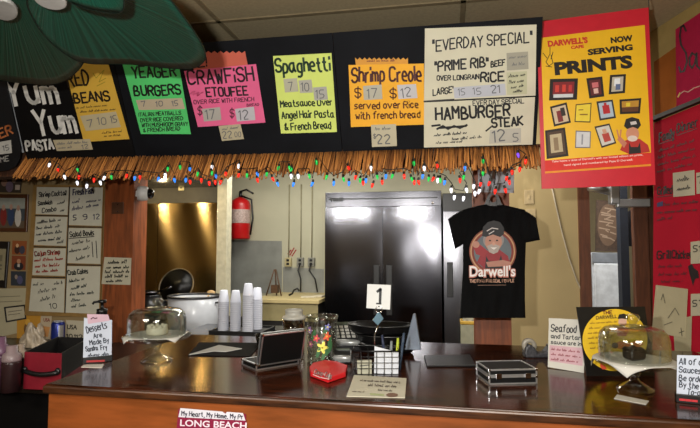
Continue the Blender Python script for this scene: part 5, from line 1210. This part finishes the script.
MB().tube([PN.pt(379+3.3*math.cos(a_), 309.5+3.2*math.sin(a_), .004) for a_ in [2*PI*i/20 for i in range(20)]], .002, 6, True).build('clip_ring', M_CHROME, nb)
MB().prism([PN.pt(x, y, .004) for x, y in ((372.5, 320), (377, 313.5), (379.5, 312), (384, 318.5), (378, 325.5))], (0, -.008, 0)).build('clip_diamond', mat('slate_blue_metal', '#56707e', .3, .6), nb, bevel=.002)
cd_ = sheet('number_card', PN, [(367.5, 284), (391, 285), (390, 309.5), (366.5, 308)], '#c4c5c2', parent=nb, lift=-.001, th=.003)
draw(cd_, PN, '#161616', strokes_px('1', 377, 303.5, 380, 303.5, 14.5, (.04, -1), .02), 2.6, .0035, 'numeral')
draw(cd_, PN, '#161616', [[(376.5, 303.5), (381, 303.7)]], 1.5, .0036, 'numeral_foot')
# laminated menu lying in front of the basket
q = [atZ(x, y, BAR_Z) for x, y in ((354, 375.8), (406.5, 379), (405, 398.5), (346.5, 397))]
mn_ = tag(MB().prism([p+V((0, 0, .0008)) for p in q], (0, 0, .0022)).build('laminated_menu', paper('#b5b09c')), 'pale laminated menu sheet lying before the wire basket', 'menu')
ZM = Plane((0, 0, BAR_Z+.0033), (0, 0, 1))
write(mn_, ZM, '#6a5c50', [(None, 360, 381, 400, 383.5, 1.8, .6), (None, 368, 386, 396, 387.5, 2.4, .7), (None, 352, 392, 364, 392.5, 1.6, .5), (None, 378, 390.5, 392, 391.5, 1.6, .5)], .0006)
patch('food_photo', ZM, ell(392, 395, 6, 2.2), '#6a4a34', mn_, .0006); patch('green_strip', ZM, [(370, 393), (384, 394), (384, 396), (370, 395)], '#98a070', mn_, .0006)
# card terminals, black baskets, wedge
def terminal(label, px, py, w_, d_, h_, rot, keys):
    c_ = atZ(px, py, BAR_Z); Mt = Matrix.Translation(c_) @ Matrix.Rotation(rot, 4, 'Z'); o_ = thing('card_terminal', label, 'card terminal', c_)
    pts = [Mt @ V((-w_/2, 0, .001)), Mt @ V((-w_/2, d_, .001)), Mt @ V((-w_/2, d_, h_)), Mt @ V((-w_/2, d_*.15, h_*.4)), Mt @ V((-w_/2, 0, h_*.3))]
    MB().prism(pts, (Mt.to_3x3() @ V((w_, 0, 0)))).build('body', mat('terminal_grey', '#17181a', .35), o_, bevel=.006)
    sl = math.atan2(h_*.6, d_*.85); Mk = Mt @ Matrix.Translation((0, d_*.15, h_*.4)) @ Matrix.Rotation(sl, 4, 'X'); Ls = math.hypot(h_*.6, d_*.85)
    MB().lathe([(0, -.004), (w_*.52, -.004), (w_*.5, .012), (w_*.42, .017), (0, .018)], Mt @ V((0, .01, h_*.32)), 24, sy=.42).build('paper_cover', mat('terminal_silver', '#8f9190', .3, .3), o_)
    for i in range(keys):
        kx, ky = i % 4, i//4
        B(-w_*.4+w_*.21*kx, -w_*.4+w_*.21*kx+w_*.15, Ls*(.16+.17*ky), Ls*(.16+.17*ky)+Ls*.1, 0, .005, Mk).build('key', mat('pale_key', '#a5a49c', .5), o_, bevel=.001)
    B(-w_*.38, w_*.38, Ls*.84, Ls*.97, 0, .004, Mk).build('screen', mat('dull_screen', '#4c5248', .2), o_)
terminal('dark card terminal with pale keys tilted up behind the glass jar', 348, 352, .115, .16, .11, .35, 16)
terminal('small card terminal with a silver nose in front of the keyed one', 342, 364, .075, .08, .045, .15, 4)
for i, (zr, lb) in enumerate(((.012, 'black oval basket at the bottom of its stack on the bar'), (.054, 'black oval basket in the middle of its stack on the bar'), (.097, 'black oval basket topping its stack behind the table number'))):
    c = V((atY(386 if i < 2 else 381, 330, 2.36).x, 2.36, BAR_Z+.001+zr-.012)); o = thing('serving_basket', lb, 'basket', c)
    rr = [.128, .132, .146][i]
    MB().lathe([(0, 0), (rr*.88, 0), (rr*.97, .012), (rr, .032), (rr*1.03, .036), (rr*.98, .036), (rr*.86, .005), (0, .005)], c, 40, sy=.62).build('body', mat('black_basket', '#0b0b0c', .35), o)
    MB().lathe([(rr*.985, .032), (rr*1.05, .032), (rr*1.05, .039), (rr*.985, .039)], c, 40, sy=.62, closed=True).build('rim', MATS['black_basket'], o)
Pw = planeY(2.3)
wd = tag(MB().prism([Pw.pt(x, y) for x, y in ((413, 314), (415.5, 314), (421, 350), (404, 350))], (0, .03, 0)).build('wedge_stand', mat('blue_grey_plastic', '#5c6674', .35), bevel=.003), 'blue-grey wedge-shaped stand beside the stack of black baskets', 'stand')
q = [atZ(x, y, BAR_Z) for x, y in ((427, 367.5), (424, 357), (470, 356), (476, 367))]
tag(MB().prism([p+V((0, 0, .0005)) for p in q], (0, 0, .007)).build('menu_folder', mat('black_folder', '#0c0b0c', .35), bevel=.002), 'closed black menu folder lying between the basket and the closed case', 'folder')
# tape dispenser
c = atZ(537, 357, BAR_Z); Mt = Matrix.Translation(c) @ Matrix.Rotation(.25, 4, 'Z')
tp = thing('tape_dispenser', 'dark grey tape dispenser at the back of the bar, near the t-shirt', 'tape dispenser', c)
prof = [(-.055, 0), (.055, 0), (.055, .025), (.05, .05), (.028, .022), (.0, .02), (-.018, .045), (-.036, .058), (-.054, .045), (-.06, .02)]
MB().prism([Mt @ V((x, -.02, z+.0005)) for x, z in prof], Mt.to_3x3() @ V((0, .04, 0))).build('body', mat('speckled_grey', '#3a3a3e', .5, var=.5, scale=120), tp, bevel=.006)
MB().lathe([(.012, -.01), (.03, -.01), (.03, .01), (.012, .01)], Mt @ V((-.034, 0, .05)), 24, Matrix.Rotation(PI/2, 3, 'X'), closed=True).build('tape_roll', mat('tape', '#8a8478', .4), tp)
B(.046, .058, -.014, .014, .05, .054, Mt).build('cutter', M_ALU, tp)
# seafood note
Pq = standing((549, 368), (584, 373), 0, .15)
sn = thing('table_sign', 'white handwritten Seafood sheet with a pink lower half beside the black card', 'sign', (atZ(549, 368, BAR_Z)+atZ(584, 373, BAR_Z))/2)
sheet('sheet', Pq, [(549, 318), (586, 320), (584, 373), (548, 367)], '#b9b6ac', parent=sn, th=.0025)
patch('pink_half', Pq, [(549.5, 345), (583, 348), (582.5, 366), (549.5, 361)], '#b8949a', sn, .003)
write(sn, Pq, '#26282a', [('Seafood', 551, 331, 576, 333, 7, 1.1), ('and Tartar', 551, 338, 580, 340, 4, .9), ('sauce are in', 551, 343.5, 581, 346, 3.6, .8)], .0035)
write(sn, Pq, '#8a4450', [(None, 551, 350, 580, 353, 2.2, .7), (None, 551, 355, 580, 358, 2.2, .7), (None, 551, 360, 578, 363, 2.2, .7)], .0035)
MB().prism([atZ(556, 367, BAR_Z)+V((0, .012, 0)), atZ(576, 370, BAR_Z)+V((0, .012, 0)), atZ(576, 370, BAR_Z)+V((0, .06, 0)), atZ(556, 367, BAR_Z)+V((0, .06, 0))], (0, 0, .012)).build('prop', M_BLACK, sn)
# black card with the yellow disc
Pc = standing((586, 376), (650, 376), 0, .12)
yc = thing('display_card', 'black display card with a big yellow disc, propped behind the chocolate cake', 'display card', (atZ(586, 376, BAR_Z)+atZ(650, 376, BAR_Z))/2)
sheet('board', Pc, [(576, 307), (644, 306.5), (654, 375.5), (586, 376)], mat('black_card', '#0d0c0c', .35), parent=yc, th=.006)
patch('yellow_disc', Pc, [(p[0], p[1]) for p in ell(617, 340, 33, 31.5, 48) if True], '#d6ab14', yc, .0066) if False else None
dsc = [(x, y) for x, y in ell(615, 340, 32.5, 31, 60)]
patch('yellow_disc', Pc, dsc, '#cfaa18', yc, .0066)
write(yc, Pc, '#5a1c10', [('THE', 603, 314.5, 612, 313.8, 3.2, .9)], .0075)
print_text(yc, Pc, '#2a160c', [('DARWELL', 596, 319.5, 617, 318, 3.6)], .0075)
write(yc, Pc, '#8a6a14', [(None, 590, 324, 618, 322.5, 1.8, .6), (None, 589, 329, 612, 328, 1.8, .6), (None, 588, 334, 610, 333, 1.8, .6), (None, 588, 339, 608, 338, 1.8, .6), (None, 589, 344, 610, 343, 1.8, .6), (None, 590, 349, 606, 348, 1.8, .6)], .0075)
fg = patch('printed_figure', Pc, [(616, 329), (620, 326), (626, 326), (629, 331), (626, 336), (618, 336)], '#a83a2a', yc, .0076)
patch('face', Pc, ell(622.5, 322, 4.2, 4.6, 16), '#c09a88', fg, .008); patch('cap', Pc, [(617.5, 319), (619, 314.5), (624, 313.5), (628, 315.5), (628, 319.5), (622, 318.5)], '#17130f', fg, .0084)
patch('red_pepper', Pc, [(600.5, 361), (604, 364), (607, 369), (602.5, 369.5), (600, 366)], '#c04028', yc, .0078)
patch('printed_fish', Pc, [(614, 344), (620, 341), (628, 343), (638, 340), (644, 344), (636, 349), (624, 350), (616, 348)], '#b8641c', yc, .0076)
patch('printed_spoon', Pc, ell(615, 345.5, 3.4, 3), '#2a160e', yc, .0079)
MB().prism([atZ(600, 374, BAR_Z)+V((0, .012, 0)), atZ(630, 374, BAR_Z)+V((0, .012, 0)), atZ(630, 374, BAR_Z)+V((0, .09, 0)), atZ(600, 374, BAR_Z)+V((0, .09, 0))], (0, 0, .01)).build('easel_foot', M_BLACK, yc)
q = [atZ(x, y, BAR_Z) for x, y in ((617, 395), (649, 401.5), (646, 405), (614, 399))]
tag(MB().prism([p+V((0, 0, .0005)) for p in q], (0, 0, .0015)).build('receipt', paper('#b0aca0')), 'narrow paper slip lying in front of the chocolate cake stand', 'receipt')
# maroon sign on the bar front
PF2 = planeY(BAR_Y0+.0118)
lbs = sheet('souvenir_sign', PF2, [(179, 409), (246, 414), (248, 446), (176, 441)], mat('maroon', '#7a1a38', .4, var=.04), 'maroon town sign with a white motto strip on the bar front', 'sign', th=.004)
sheet('motto_strip', PF2, [(180.5, 408), (222.5, 411.6), (225.5, 413.8), (227, 411.8), (243, 413), (245.5, 420.5), (178.5, 417)], '#c2c0c8', parent=lbs, lift=.0042, th=.001)
write(lbs, PF2, '#2c2434', [('My Heart, My Home, My Pr', 181.5, 415.6, 242.5, 419.2, 4.4, .8)], .0065)
print_text(lbs, PF2, '#d0c4cc', [('LONG BEACH', 180, 425.8, 246.5, 429, 6.6)], .0055, bold=.02)
bpy.context.view_layer.update()
